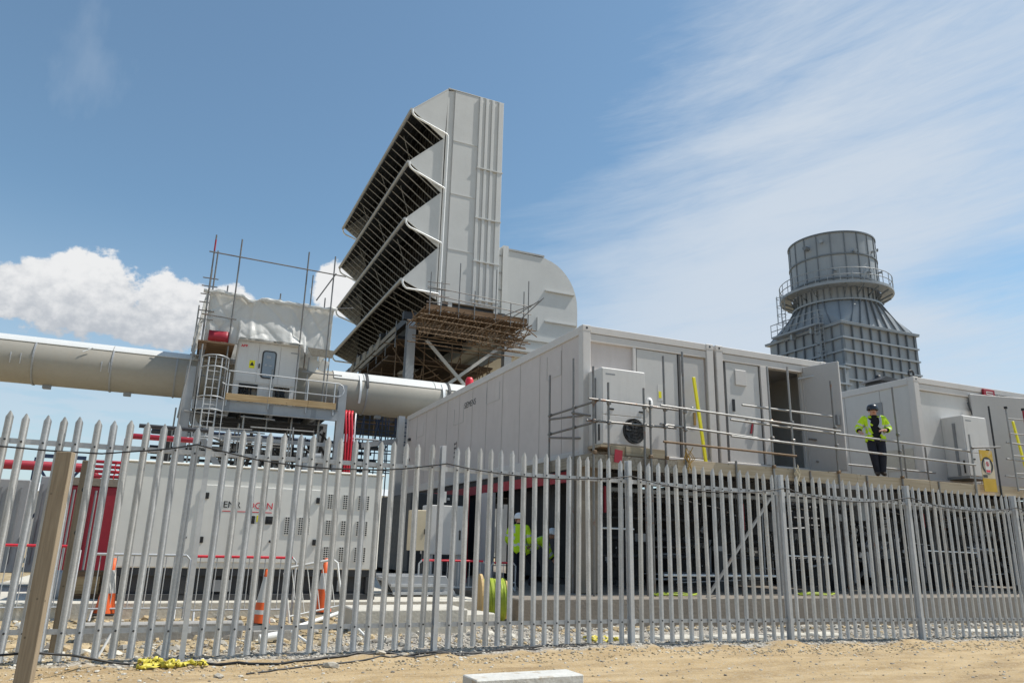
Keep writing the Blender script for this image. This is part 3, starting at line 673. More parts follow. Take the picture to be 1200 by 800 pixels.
# cable drum
dr=thing('cable_drum','wooden cable drum wound with lime green sleeve behind the fence','cable drum',(4.9,11.85,-.02))
R=Matrix.Rotation(math.radians(-13),3,'Z')
def disc(mb,x,r,t,m=0):
    q=MB(); q.lathe([(0,0),(r,0),(r,t),(0,t)],(0,0,0),32,axis='x',smooth=False); 
    mb.add([R@Vector((v[0]+x,v[1],v[2]))+Vector((4.86,11.85,.36)) for v in q.v],q.f,m)
for x in (-.22,.20):
    mb=MB(); disc(mb,x,.40 if x<0 else .30,.04); mb.build('flange',M['drumwood'],dr)
mb=MB(); q=MB(); prof=[]
for i in range(41): prof.append((.32+.018*math.sin(i*2.4)+random.uniform(-.01,.01),-.18+.38*i/40))
q.lathe(prof,(0,0,0),28,axis='x'); mb.add([R@Vector(v)+Vector((4.86,11.85,.36)) for v in q.v],q.f,0,True); mb.build('winding',M['limegreen'],dr)

# ------------------------------------------------------------------ containers on the raised deck
YC=14.2; ZB=3.14; ZT=6.16
def container(name,lab,x0,x1,y1,mat,hollow=None):
    th=thing(name,lab,'container',((x0+x1)/2,YC,ZB))
    mb=MB(); e=.04; W=.21
    # side walls, back, roof, floor
    if hollow is None: mb.box(x0+e,x1-e,YC+.10,y1-e,ZB+.15,ZT-.10)
    else:
        a,b,zb,zt=hollow
        mb.box(x0+e,x0+e+.08,YC+.10,y1-e,ZB+.1,ZT-.1); mb.box(x1-e-.08,x1-e,YC+.10,y1-e,ZB+.1,ZT-.1); mb.box(x0+e+.08,x1-e-.08,y1-.2,y1-e,ZB+.1,ZT-.1)
        mb.box(x0+e+.08,a,YC+.10,YC+.18,ZB+.1,ZT-.1); mb.box(b,x1-e-.08,YC+.10,YC+.18,ZB+.1,ZT-.1); mb.box(a,b,YC+.10,YC+.18,zt,ZT-.1); mb.box(a,b,YC+.10,YC+.18,ZB+.1,zb)
        mb.box(x0+e+.08,x1-e-.08,YC+.18,y1-.2,ZT-.2,ZT-.1); mb.box(x0+e+.08,x1-e-.08,YC+.18,y1-.2,ZB+.1,ZB+.16)
    mb.build('wall',mat,th)
    mb=MB(); mb.box(x0+.03,x1-.03,YC+.03,y1-.03,ZT-.098,ZT-.012); mb.build('roof',M['contr'],th)
    for x in (x0,x1-W):
        mb=MB(); mb.box(x,x+W,YC,YC+W,ZB,ZT-.001); mb.build('corner_post',M['contr'],th,bevel=.015)
        mb=MB()
        mb.box(x-.006,x+W+.006,YC-.006,YC+W,ZT-.135,ZT+.006); mb.build('corner_casting',M['contr'],th,bevel=.012)
        h=MB(); h.lathe([(0,-.0085),(.028,-.0085)],(x+W/2,YC,ZT-.065),12,axis='y'); h.build('casting_hole',M['black'],th)
    mb=MB(); mb.box(x0+W,x1-W,YC+.004,YC+.14,ZT-.17,ZT-.004); mb.box(x0+W,x1-W,YC+.025,YC+.14,ZT-.36,ZT-.178); mb.build('top_rail',M['contr'],th,bevel=.008)
    mb=MB(); mb.box(x0+W,x1-W,YC+.02,YC+.14,ZB,ZB+.15); mb.build('bottom_rail',M['contr'],th,bevel=.008)
    for x in (x0,x1-.14):
        mb=MB(); mb.box(x+.004,x+.136,YC+W,y1-.03,ZT-.20,ZT-.003); mb.build('side_rail',M['contr'],th,bevel=.01)
        mb=MB(); mb.box(x+.004,x+.136,YC+W,y1-.03,ZB-.1,ZB+.15); mb.build('side_rail',M['contr'],th,bevel=.01)
        mb=MB(); mb.box(x,x+W,y1-.2,y1,ZB,ZT-.001); mb.build('corner_post',M['contr'],th,bevel=.015)
    return th
c1=container('container','longest grey equipment container, its lettered side wall facing the pipeline',7.88,11.58,28.9,M['cont'])
# seams and hatches on the long side wall
X1=7.88+.04
mb=MB()
y=15.3
while y<28.6: mb.box(X1-.006,X1-.0005,y,y+.012,ZB+.16,ZT-.21); y+=1.22
mb.build('panel_seam',M['seam'],c1)
for ya,za,zb,yb in ((20.2,5.25,5.78,19.2),(23.1,5.0,5.55,22.2),(16.1,5.2,5.8,15.35),(27.5,5.1,5.6,26.6)):
    mb=MB(); mb.box(X1-.012,X1-.0005,yb,ya,za,za+.015); mb.box(X1-.012,X1-.0005,ya,ya+.015,za,zb); mb.box(X1-.012,X1-.0005,yb-.015,yb,za,zb); mb.build('hatch_frame',M['contdoor'],c1)
text('lettering','SIEMENS',.28,(X1-.004,22.15,5.42),(PI/2,0,-PI/2),M['darkgrey'],c1,.002,'LEFT',0)
mb=MB()
for i,z in enumerate((4.36,4.22,4.08,3.94)):
    mb.box(X1-.004,X1-.001,22.75,23.0,z,z+.03); mb.box(X1-.004,X1-.001,22.75,22.79,z-.05,z+.08)
    mb.box(X1-.004,X1-.001,22.92,22.96,z-.05,z+.05)
mb.build('stencil_mark',M['black'],c1)
mb=MB(); mb.box(X1-.08,X1-.001,28.3,28.5,5.1,5.2); mb.box(X1-.08,X1-.001,28.3,28.5,4.3,4.4); mb.build('wall_bracket',M['dark'],c1)
# front: recessed bay, a fixed panel, a door
def panel(par,x0,x1,z0,z1,y,mat,nm='panel',t=.04):
    mb=MB(); mb.box(x0,x1,y-t,y,z0,z1); o=mb.build(nm,mat,par,bevel=.008); return o
mb=MB(); mb.box(9.25,9.33,YC+.03,YC+.099,ZB+.151,ZT-.362); mb.build('mullion',M['contr'],c1,bevel=.005)
pn=panel(c1,9.36,10.52,ZB+.16,ZT-.37,YC+.095,M['contgrey'])
mb=MB(); mb.box(9.34,9.36,YC+.06,YC+.098,ZB+.16,ZT-.365); mb.box(10.53,10.58,YC+.03,YC+.098,ZB+.16,ZT-.365); mb.build('seal',M['seal'],c1)
dd=panel(c1,10.6,11.31,ZB+.18,ZT-.41,YC+.09,M['contdoor'],'door')
mb=MB(); mb.box(10.63,10.66,YC+.035,YC+.049,5.35,5.65); mb.build('hinge',M['galv'],dd)
def lockset(par,x,z,y):
    mb=MB(); mb.lathe([(0,-.03),(.035,-.03),(.035,0)],(x,y,z),12,axis='y'); mb.bar((x,y-.035,z),(x+.13,y-.035,z),.02,.03); mb.box(x+.16,x+.24,y-.03,y,z-.05,z+.04); return mb.build('handle',M['galv'],par)
lockset(dd,10.9,4.5,YC+.05)
mb=MB(); mb.box(10.93,10.99,YC+.03,YC+.049,4.1,4.4); mb.build('seal_tag',M['ochre'],dd)
mb=MB(); mb.box(9.93,10.08,YC+.05,YC+.0545,4.60,4.98); mb.build('label_plate',M['white'],pn); mb=MB(); mb.box(9.95,10.03,YC+.046,YC+.0495,4.66,4.82); mb.build('label_warning',M['yellow'],pn)
mb=MB(); mb.lathe([(0,-.10),(.05,-.09),(.085,-.05),(.09,0)],(0,0,0),16,axis='y'); mb2=MB(); mb2.add([(v[0]+9.67,v[1]+YC+.05,v[2]*1.9+4.47) for v in mb.v],mb.f,0,True); mb2.build('bulkhead_lamp',M['gutter'],pn)
c1b=container('container','short grey container with an open doorway in the middle of the row',11.66,15.34,20.0,M['contgrey'],(13.25,14.46,3.22,5.78))
pf=panel(c1b,11.98,13.02,ZB+.16,ZT-.37,YC+.098,M['contgrey'],'panel',.045)
mb=MB(); mb.box(11.925,11.975,YC+.06,YC+.0985,ZB+.16,ZT-.365); mb.box(13.025,13.05,YC+.06,YC+.0985,ZB+.16,ZT-.365); mb.build('seal',M['seal'],c1b)
mb=MB(); mb.box(13.06,13.24,YC+.01,YC+.0985,ZB+.155,ZT-.365); mb.box(14.48,14.56,YC+.01,YC+.0985,ZB+.155,ZT-.365); mb.box(13.245,14.475,YC+.01,YC+.0985,5.79,ZT-.366); mb.build('door_frame',M['contr'],c1b,bevel=.006)
mb=MB(); mb.box(12.25,12.6,YC+.02,YC+.0525,5.22,5.62); v=mb.build('vent_cover',M['contr'],pf,bevel=.01)
mb=MB(); mb.box(12.13,12.20,YC+.03,YC+.0525,4.55,4.85); mb.build('pull',M['black'],pf)
lockset(pf,12.55,4.38,YC+.053)
mb=MB(); mb.obox((12.78,YC+.03,4.12),(.12,.03,.34),Matrix.Rotation(.15,3,'Y')); mb.obox((12.68,YC+.028,4.18),(.04,.02,.3),Matrix.Rotation(.25,3,'Y'),1); mb.build('paper_tag',[M['white'],M['red']],pf)
mb=MB(); mb.box(11.8,15.2,19.6,19.7,3.4,4.5); mb.build('inner_panel',M['contgrey'],c1b)
mb=MB()
for i in range(6): mb.box(13.9,15.2,18.2,18.8,3.35+i*.13,3.40+i*.13)
mb.build('inner_shelf',M['midgrey'],c1b)
def leaf(par,a,b,z0,z1,t,mat):
    a=Vector((*a,0));b=Vector((*b,0));d=(b-a).normalized();n=Vector((-d.y,d.x,0)); mb=MB()
    c=(a+b)/2; c.z=(z0+z1)/2; mb.obox(c,((b-a).length,t,z1-z0),Matrix((d,n,Vector((0,0,1)))).transposed()); return mb.build('door',mat,par,bevel=.012)
dl=leaf(c1b,(14.52,YC+.02),(14.76,YC-.92),3.18,5.93,.07,M['contdoor'])
mb=MB(); mb.box(14.60,14.68,YC-.88,YC-.80,4.3,4.55); mb.build('handle',M['midgrey'],dl)
mb=MB(); mb.bar((14.35,YC+.05,5.62),(14.62,YC-.35,5.66),.03,.03); mb.build('door_stay',M['galv'],dl)
c2=container('container','pale grey container with a vent square on its side wall, behind the man',18.65,25.2,21.5,M['contgrey'])
X2=18.65+.04
mb=MB()
for y in (15.4,16.7,18.0,19.3): mb.box(X2-.006,X2-.0005,y,y+.015,ZB+.16,ZT-.21)
mb.build('panel_seam',M['seam'],c2)
mb=MB(); mb.box(X2-.02,X2-.0005,15.35,15.75,5.15,5.6); mb.build('side_vent',M['midgrey'],c2)
mb=MB(); mb.box(X2-.016,X2-.0005,14.5,15.4,3.55,4.15); mb.build('patch_panel',M['concretepale'],c2)
panel(c2,18.9,21.3,ZB+.16,ZT-.37,YC+.098,M['contgrey'],'panel',.02)
dl2=leaf(c2,(20.95,YC-.01),(23.35,YC-.48),3.2,5.88,.07,M['contdoor'])
mb=MB(); mb.bar((20.85,YC,5.62),(20.98,YC-.02,5.2),.03,.03); mb.bar((20.98,YC-.02,5.2),(21.05,YC-.03,5.0),.05,.05); mb.build('door_stay',M['dark'],c2)
mb=MB(); mb.box(21.55,22.05,YC-.07,YC+.002,5.88,6.1,0); mb.box(22.05,22.2,YC-.05,YC+.002,5.9,5.98,1); mb.build('alarm_box',[M['red'],M['black']],c2,bevel=.01)
mb=MB(); mb.box(21.65,21.95,YC-.075,YC-.071,5.93,5.96); mb.box(21.65,21.95,YC-.075,YC-.071,6.0,6.03); mb.box(21.65,21.68,YC-.076,YC-.071,5.96,6.0); mb.build('alarm_mark',M['white'],c2)
def roofvent(x,y,lab):
    th=thing('roof_vent',lab,'vent',(x,y,ZT)); mb=MB(); mb.box(x-.35,x+.35,y-.3,y+.3,ZT,ZT+.34); mb.build('box',M['darkgrey'],th,bevel=.01); mb=MB(); mb.prism([(x-.5,ZT+.345),(x+.5,ZT+.345),(x+.5,ZT+.42),(x-.2,ZT+.5)],'y',y-.4,y+.4); mb.build('cowl',M['darkgrey'],th); mb=MB(); mb.lathe([(.0,.14),(.1,.12),(.1,0)],(x-.1,y,ZT+.48),14); mb.build('cap',M['dark'],th)
roofvent(20.0,16.4,'dark roof vent with raised cowl on the container behind the man')
th=thing('vent_pipe','short white vent pipe with dark cap on the roof of the container behind the man','vent pipe',(20.6,15.2,ZT)); MB().tube((20.6,15.2,ZT-.01),(20.6,15.2,ZT+.22),.045,10).build('tube',M['gutter'],th); MB().tube((20.6,15.2,ZT+.222),(20.6,15.2,ZT+.30),.085,12).build('cap',M['dark'],th)
th=thing('lifting_lug','dark lifting eye at the front roof corner of the container behind the man','lifting eye',(18.78,14.35,ZT)); MB().path([(18.78+.1*math.cos(k*PI/8),14.35,ZT+.12+.1*math.sin(k*PI/8)) for k in range(17)],.03,8).build('ring',M['dark'],th)
th=thing('warning_beacon','small red beacon on the far roof edge of the long container','beacon',(8.0,22.0,ZT)); mb=MB(); mb.lathe([(.13,0),(.13,.2),(.09,.28),(0,.3)],(8.0,22.0,ZT-.001),16); mb.build('lens',M['redbright'],th)
mb=MB(); mb.box(7.9,8.1,21.9,22.1,ZT-.004,ZT+.02); mb.build('base',M['dark'],th)

def ac(x0,x1,lab,fan=True):
    th=thing('air_conditioner',lab,'air conditioner',((x0+x1)/2,YC,3.34)); yb=YC+.09; yf=YC-.58
    mb=MB(); mb.box(x0,x1,yf+.012,yb,3.36,5.06); mb.build('casing',M['acwhite'],th,bevel=.02)
    for a,b in ((3.38,4.0),(4.015,5.04)):
        mb=MB(); mb.box(x0+.02,x1-.02,yf-.004,yf+.0115,a,b); mb.build('front_panel',M['acwhite'],th,bevel=.006)
    mb=MB(); mb.box(x0-.03,x1+.02,yf,yb,3.30,3.358); mb.build('drip_tray',M['timberpale'] if fan else M['midgrey'],th)
    mb=MB()
    for x in (x0+.16,x1-.2):
        for z in (3.82,4.12): 
            if not(z<4 and x>x0+.3): mb.box(x,x+.13,yf-.02,yf-.0045,z,z+.035)
    mb.build('grip',M['black'],th)
    mb=MB(); mb.box(x0+.1,x0+.34,yf-.006,yf-.0045,4.9,4.93); mb.build('maker_plate',M['midgrey'],th)
    mb=MB(); mb.box(x0-.035,x0-.001,yf+.25,yf+.32,3.4,4.85); mb.build('conduit',M['midgrey'],th)
    mb=MB(); mb.box(x0-.02,x0-.001,yf+.1,yf+.14,3.45,3.8); mb.build('side_grille',M['black'],th)
    if fan:
        cx,cz=x1-.34,3.70; f=MB(); f.lathe([(0,-.007),(.25,-.007),(.27,-.02),(.285,-.005),(.285,-.004)],(cx,yf,cz),28,axis='y'); fo=f.build('fan',M['black'],th)
        b=MB()
        for k in range(7):
            a=k*2*PI/7; b.add([(cx+.05*math.cos(a),yf-.02,cz+.05*math.sin(a)),(cx+.23*math.cos(a-.15),yf-.012,cz+.23*math.sin(a-.15)),(cx+.23*math.cos(a+.4),yf-.04,cz+.23*math.sin(a+.4)),(cx+.05*math.cos(a+.6),yf-.03,cz+.05*math.sin(a+.6))],[(0,1,2,3)])
        b.build('fan_blade',M['darkgrey'],fo)
        g=MB()
        for r in (.08,.15,.22,.27): g.path([(cx+r*math.cos(k*PI/12),yf-.055+.1*r*r,cz+r*math.sin(k*PI/12)) for k in range(25)],.004,5)
        for k in range(8): g.tube((cx,yf-.056,cz),(cx+.28*math.cos(k*PI/4),yf-.02,cz+.28*math.sin(k*PI/4)),.004,5)
        g.build('fan_guard',M['dark'],fo)
    return th
ac(8.03,9.17,'white wall cooling unit with black fan on the long container front')
ac(19.68,20.68,'pale wall cooling unit without fan, next to the yellow notice board',False)

# ------------------------------------------------------------------ raised deck, steel below it
dk=thing('steel_deck','raised steel deck on columns carrying the containers above the concrete paving','deck',(18,20,.32))
def hcol(x,y,z0,z1,s,mat,par,nm='column'):
    mb=MB(); mb.box(x-s/2,x+s/2,y-s/2,y-s/2+.016,z0,z1); mb.box(x-s/2,x+s/2,y+s/2-.016,y+s/2,z0,z1); mb.box(x-.006,x+.006,y-s/2+.016,y+s/2-.016,z0,z1); mb.box(x-s*.75,x+s*.75,y-s*.75,y+s*.75,z0,z0+.025); return mb.build(nm,mat,par)
CX=[8.05,11.6,15.4,18.9,22.5,26.5,31]
for x in CX:
    for y in (14.5,18.2,21.6,25.0):
        if x>12 and y>22: continue
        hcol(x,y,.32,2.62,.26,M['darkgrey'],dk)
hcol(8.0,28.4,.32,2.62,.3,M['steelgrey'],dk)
mb=MB()
for y in (14.5,18.2,21.6,25.,28.4): mb.box(7.9,33 if y<22 else 12,y-.1,y+.1,2.625,2.86)
for x in CX: mb.box(x-.1,x+.1,14.65,28.4 if x<12 else 21.4,2.864,3.035)
mb.build('beam',M['dark'],dk)
mb=MB(); mb.box(7.83,7.89,14.5,29,2.62,2.86); mb.build('edge_beam',M['red'],dk)
mb=MB()
mb.bar((15.5,14.3,.4),(18.8,14.3,2.6),.05,.08); mb.bar((22.4,14.3,.4),(19,14.3,2.6),.05,.08); mb.build('brace',M['dark'],dk)
# concrete column and plinth at the corner
tag(MB().box(7.5,7.98,13.62,14.1,.32,2.9).build('concrete_column',M['concretebrown'],bevel=.02),'brown concrete column under the near corner of the long container','column')
tag(MB().box(7.62,7.86,19.1,19.9,.3,2.6).build('steel_column',M['cont'],bevel=.01),'pinkish grey boxed column under the long wall of the container','column')
# dark boxes added to block light from behind, and pipework below the deck
random.seed(21)
def blockerbox(x0,x1,y0,y1,z1,lab):
    th=thing('light_blocker',lab,'light blocker',((x0+x1)/2,(y0+y1)/2,.32)); mb=MB(); mb.box(x0,x1,y0,y1,.45,z1); mb.build('casing',M['darkgrey'],th,bevel=.02)
    mb=MB(); mb.box(x0-.05,x1+.05,y0-.05,y0+.1,.322,.448); mb.box(x0-.05,x1+.05,y1-.1,y1+.05,.322,.448); mb.build('blocker_base',M['dark'],th)
    mb=MB(); n=int((x1-x0)/.55)
    for i in range(n):
        x=x0+.1+i*.55; mb.box(x,x+.4,y0-.02,y0-.001,.6+random.uniform(0,.2),min(z1-.1,1.1+random.uniform(0,.6)))
    mb.build('cover',M['dark'],th)
    mb=MB()
    for i in range(max(2,n)):
        x=random.uniform(x0+.1,x1-.1); z=random.uniform(.7,z1-.1); mb.box(x,x+random.uniform(.05,.18),y0-.06,y0-.021,z,z+random.uniform(.04,.1))
    mb.build('speck_box',M['white'],th)
blockerbox(8.6,11.2,17.0,20.,2.84,'added dark box blocking background light under the long container behind the worker')
blockerbox(11.9,15.0,16.6,21.,2.84,'added dark box blocking background light under the middle of the deck')
blockerbox(15.8,18.6,16.8,21.,2.84,'added dark box blocking background light under the deck below the gap between containers')
blockerbox(19.2,24.5,16.8,21.5,2.84,'longest added dark box blocking background light under the container with the cooling unit without fan')
blockerbox(25.5,33,16.5,21.5,2.84,'added dark box blocking background light under the deck behind the ladder gate')
blockerbox(5.7,7.4,20,24,2.55,'added dark box blocking background light behind the tall grey cabinet')
def pipes(lab,items,mat,nm='pipe_rack',part='pipe'):
    th=thing(nm,lab,'pipes',tuple(items[0][0]))
    for a,b,r in items: MB().tube(a,b,r,10).build(part,M[mat],th)
    return th
pipes('level grey pipes running under the deck front between its columns',[((8.2,14.9,1.05),(26,14.9,1.05),.05),((8.2,14.95,1.9),(26,14.95,1.9),.04),((9.5,13.7,.72),(12.15,13.7,.72),.04),((8.2,15.2,1.45),(24,15.2,1.45),.06),((8.2,15.1,2.35),(30,15.1,2.35),.07),((8.3,15.5,2.1),(30,15.5,2.1),.05)],'darkgrey')
pipes('bright thin tubes low down under the deck front',[((9.4,13.45,.70),(10.7,13.45,.70),.026),((11.0,13.45,.70),(12.4,13.45,.70),.026),((8.1,13.8,1.62),(8.9,13.8,1.62),.02),((12.8,13.6,1.15),(14.2,13.6,1.13),.018),((17.5,13.6,1.35),(19.5,13.6,1.33),.018)],'gutter','bright_tube','tube')
pipes('red pipe drop and short red runs under the deck',[((5.9,16,.4),(5.9,16,2.4),.04),((8.25,13.9,1.95),(8.25,13.9,2.5),.035),((12.05,14.0,1.7),(12.05,14.0,2.3),.03),((18.1,14.0,1.95),(18.1,14.0,2.3),.035)],'red','red_pipework')
random.seed(5)
ct=thing('cable_tray','galvanised cable trays with hanging black cables under the deck front','cable tray',(16,14.3,2.3))
mb=MB()
for y in (14.05,14.35): 
    mb.box(8.4,31,y-.003,y+.003,2.42,2.50)
for i in range(75): x=8.5+i*.3; mb.box(x,x+.03,14.06,14.34,2.42,2.435)
mb.build('tray',M['midgrey'],ct)
mb=MB()
for i in range(60):
    x=random.uniform(8.4,30); z=random.uniform(.5,1.6); mb.path([(x,14.2,2.43),(x+random.uniform(-.1,.1),14.22,2.0),(x+random.uniform(-.3,.3),14.5,z)],random.uniform(.01,.022),6)
for i in range(12): mb.path(sag((random.uniform(8.4,24),14.25,2.35),(random.uniform(9,30),14.3,2.35),random.uniform(.1,.5),14),.014,6)
mb.build('cable',M['cable'],ct)
fit=MB()
for i in range(150):
    x=random.uniform(8.3,31); y=random.uniform(14.0,16.5); z=random.uniform(.5,2.6); s=random.choice((.03,.05,.08,.14)); fit.obox((x,y,z),(s,s*.6,s*random.uniform(.5,2)),Matrix.Rotation(random.uniform(0,1),3,'Y'),random.choices((0,1,2),(5,2,2))[0])
kind(fit.build('fittings',[M['midgrey'],M['steelgrey'],M['dark']],ct),'stuff')
clt=MB()
for i in range(150):
    x=8.3+random.random()**.8*22; y=random.uniform(13.25,16.2); z=random.uniform(.35,1.6)
    clt.tube((x,y,z),(x+random.uniform(-.04,.04),y,z+random.uniform(.4,1.5)),random.choice((.012,.02,.03)),6,random.choices((0,1,2),(6,3,1))[0])
for i in range(90):
    x=8.3+random.random()**.8*22; y=random.uniform(13.4,16.2); z=random.uniform(.5,2.75)
    clt.tube((x,y,z),(x+random.uniform(.3,1.8),y,z+random.uniform(-.08,.08)),random.choice((.012,.02,.03)),6,random.choices((0,1,2),(6,3,1))[0])
for i in range(70):
    x=8.3+random.random()**.8*22; y=random.uniform(13.6,16); z=random.uniform(.34,2.3); a=random.uniform(.1,.4)
    clt.box(x,x+a,y,y+.2,z,z+random.uniform(.1,.5),random.choices((0,1,2),(6,3,1))[0])
kind(clt.build('service_clutter',[M['dark'],M['midgrey'],M['steelgrey']],ct),'stuff')
# ladder and tools near the worker
for x,lab in ((8.9,'lime green hose coiled loosely on the slab edge left of the raking brace'),(12.6,'lime green hose lying on the slab edge right of the raking brace')):
    P_=[(x+.5*math.cos(k*.5)*(.4+.05*k)+k*.03,12.85+.22*math.sin(k*.5),.345+.03*abs(math.sin(k*.9))) for k in range(22)]
    tag(MB().path(P_,.017,6).build('hose',M['limegreen']),lab,'hose')
random.seed(31)

# ------------------------------------------------------------------ scaffold walkway
ws=thing('scaffold_walkway','tube scaffold walkway with guard rails and timber toe boards along the container fronts','scaffold',(15,13.5,.32))
def std(x,y,z1,m='tube',z0=.32,r=.0245): MB().tube((x,y,z0),(x,y,z1),r,10).build('standard',M[m],ws)
ST1=[(7.45,12.98,4.86,'tube'),(7.79,12.95,4.55,'tube'),(8.66,12.95,4.52,'tube'),(8.80,12.93,4.27,'tube'),(9.2,12.97,5.30,'tube'),(9.71,12.97,5.46,'tube'),(12.1,12.95,5.40,'tubelight'),(12.72,12.95,5.47,'tubelight'),(14.07,12.95,5.28,'tube'),(16.18,12.95,5.35,'tube'),(17.6,13.95,4.1,'tube'),(18.88,12.95,4.36,'tubelight'),(19.88,12.97,5.22,'dark'),(18.45,13.95,4.1,'tube')]
for x,y,z,m in ST1: std(x,y,z,m)
std(7.45,13.84,5.22); std(7.45,15.0,5.07)
for x in (11.05,13.2,15.0,17.5): std(x,12.97,3.14 if x<12 else 3.05)
for x in (21.8,24.5): std(x,12.97,4.6,'tubelight')
def led(a,b,m='tubelight'): MB().tube(a,b,.0242,10).build('ledger',M[m],ws)
yq=12.90
led((7.3,yq,4.15),(9.5,yq,4.12),'tube'); led((7.3,yq+.1,3.72),(9.5,yq+.1,3.74),'tube')
led((9.05,yq,4.18),(14.2,yq,4.05)); led((9.1,yq+.11,3.80),(12.9,yq+.11,3.66)); led((9.1,yq,3.41),(12.75,yq,3.36),'tuberust')
led((11.0,yq+.11,4.06),(12.8,yq+.11,4.02)); led((10.9,yq,3.67),(18.9,yq,3.55)); led((11.35,yq+.11,4.43),(14.1,yq+.11,4.41)); led((12.5,yq+.11,4.03),(18.95,yq+.11,3.92))
led((14.5,14.0,3.45),(18.8,14.0,3.42)); led((14.3,14.0,4.0),(15.3,14.0,4.0),'tube')
led((18.85,yq,4.0),(20.0,yq,4.1),'tube'); led((20.3,yq,4.25),(26.5,yq,4.1)); led((20.2,yq,3.8),(26.5,yq,3.7)); led((20.2,yq+.1,3.35),(26.5,yq+.1,3.28))
led((7.5,12.8,4.13),(7.5,15.15,4.13),'tube'); led((7.5,12.8,3.70),(7.5,15.15,3.70),'tube'); led((7.38,13.8,4.0),(7.85,13.8,3.98),'tube')
led((7.42,14.95,4.02),(7.9,14.2,4.05),'tube'); led((7.42,14.95,3.6),(7.9,14.3,3.55),'tube')
def coup(p,m='tube'): 
    MB().obox(p,(.075,.085,.07),Matrix.Rotation(random.uniform(-.3,.3),3,'Y')).build('coupler',M[m],ws,bevel=.012)
for x,y,z,m in ST1[:10]:
    for zz in (4.12,3.72): coup((x,y-.02,zz+random.uniform(-.02,.02)))
for x in (7.45,8.8,9.2,12.1,14.07,16.18): coup((x,12.94,3.08),'tuberust')
for y in (13.84,15.0):
    for z in (4.13,3.7): coup((7.47,y,z))
# boards
x=7.4
for i,(L_,dz,mt_) in enumerate(((2.1,-.03,'greyboard'),(2.6,0,'timberpale'),(2.6,.0,'timberpale'),(2.5,-.01,'timberpale'),(1.9,-.02,'timberpale'),(3.6,0,'timberpale'),(3.9,-.02,'timber'),(3.9,-.02,'timberpale'))):
    mb=MB(); mb.box(x,x+L_-.01,12.985+.004*(i%2),13.023+.004*(i%2),2.80+dz,3.075+dz); mb.build('toe_board',M[mt_],ws,bevel=.004); x+=L_
mb=MB(); mb.box(7.505,7.545,13.03,16.4,2.84,3.09); mb.build('toe_board',M['greyboard'],ws,bevel=.004)
for k in range(5):
    mb=MB(); y=13.06+k*.225; mb.box(7.56 ,26,y,y+.215,3.03,3.072); mb.build('deck_board',M['boards'],ws)
mb=MB(); mb.box(8.0,9.4,13.2,13.24,3.08,3.28); mb.box(8.3,8.9,13.1,13.16,3.08,3.27); mb.build('packing_board',M['ply'],ws,bevel=.004)
mb=MB()
for x in (7.9,9.5,11.1,12.8,14.4,16.1,17.7,19.3,21,23): mb.tube((x,13.04,2.99),(x,14.3,2.99),.024,8)
mb.build('transom',M['tuberust'],ws)
MB().bar((9.5,12.5,.05),(11.75,12.75,2.35),.045,.045).build('raking_brace',M['tubelight'],ws)
mb=MB(); mb.obox((8.0,12.93,3.03),(.18,.02,.26),Matrix.Rotation(.1,3,'Y')); mb.build('red_flag',M['red'],ws)
def strap(x,z):
    mb=MB()
    for k in range(10): mb.path([(x+random.gauss(0,.05),12.9,z+random.uniform(-.05,.15)),(x+random.gauss(0,.07),12.87,z-.1),(x+random.gauss(0,.05),12.9,z-random.uniform(.15,.4))],.009,5)
    mb.build('rope_lashing',M['ochre' if x<11 else 'signcream'],ws)
strap(9.72,3.2); strap(12.75,3.05)
# yellow poles and sign, ladder gate
def ypole(a,b,lab): tag(MB().bar(a,b,.085,.05,0,(0,1,0)).build('yellow_pole',M['yellow'],bevel=.012),lab,'pole')
ypole((11.02,13.95,3.075),(10.83,14.05,5.22),'yellow pole leaning on the closed door of the long container')
ypole((21.95,13.45,3.075),(21.75,13.55,5.05),'yellow pole leaning on the open door leaf behind the ladder gate')
sg=thing('warning_sign','yellow and cream notice board hung on the scaffold beside the ladder gate','sign',(19.3,12.86,2.9))
mb=MB(); mb.box(19.06,19.56,12.855,12.87,2.88,3.22,0); mb.box(19.06,19.56,12.855,12.87,3.222,3.67,1); mb.box(19.06,19.56,12.855,12.87,3.672,3.96,0); mb.build('board',[M['signyellow'],M['signcream']],sg)
mb=MB(); mb.lathe([(.16,-.002),(.225,-.002)],(19.3,12.853,3.56),24,axis='y',smooth=False); mb.build('ring',M['black'],sg)
mb=MB(); mb.box(19.2,19.4,12.846,12.850,3.36,3.72); mb.build('panel',M['white'],sg)
mb=MB(); mb.lathe([(.045,-.001),(.062,-.001)],(19.3,12.844,3.6),20,axis='y',smooth=False); mb.bar((19.265,12.8425,3.64),(19.335,12.8425,3.56),.004,.014,0,(0,0,1)); mb.box(19.22,19.38,12.8425,12.845,3.38,3.44); mb.build('prohibition_mark',M['redbright'],sg)
mb=MB(); mb.lathe([(0,-.001),(.014,-.001)],(19.3,12.8445,3.625),10,axis='y',smooth=False); mb.box(19.285,19.315,12.8435,12.8455,3.565,3.607); mb.build('figure_mark',M['black'],sg)
mb=MB(); mb.box(19.08,19.25,12.852,12.8545,3.24,3.31); mb.build('small_mark',M['dark'],sg)
lg=thing('ladder_gate','scaffold ladder frame with one red side post next to the yellow sign','ladder',(20.8,12.9,2.9))
MB().tube((20.46,12.88,2.95),(20.46,12.88,5.18),.024,8).build('side_post',M['tubelight'],lg); MB().tube((21.2,12.88,2.95),(21.2,12.88,4.1),.024,8).build('side_post',M['tubelight'],lg); MB().tube((21.2,12.88,4.1),(21.2,12.88,5.2),.026,8).build('side_post',M['red'],lg,label='red upper side post')
for z in (3.0,3.42,3.9,4.5,4.92): MB().tube((20.46,12.88,z),(21.2,12.88,z+.02),.018,8).build('rung',M['tubelight'],lg)
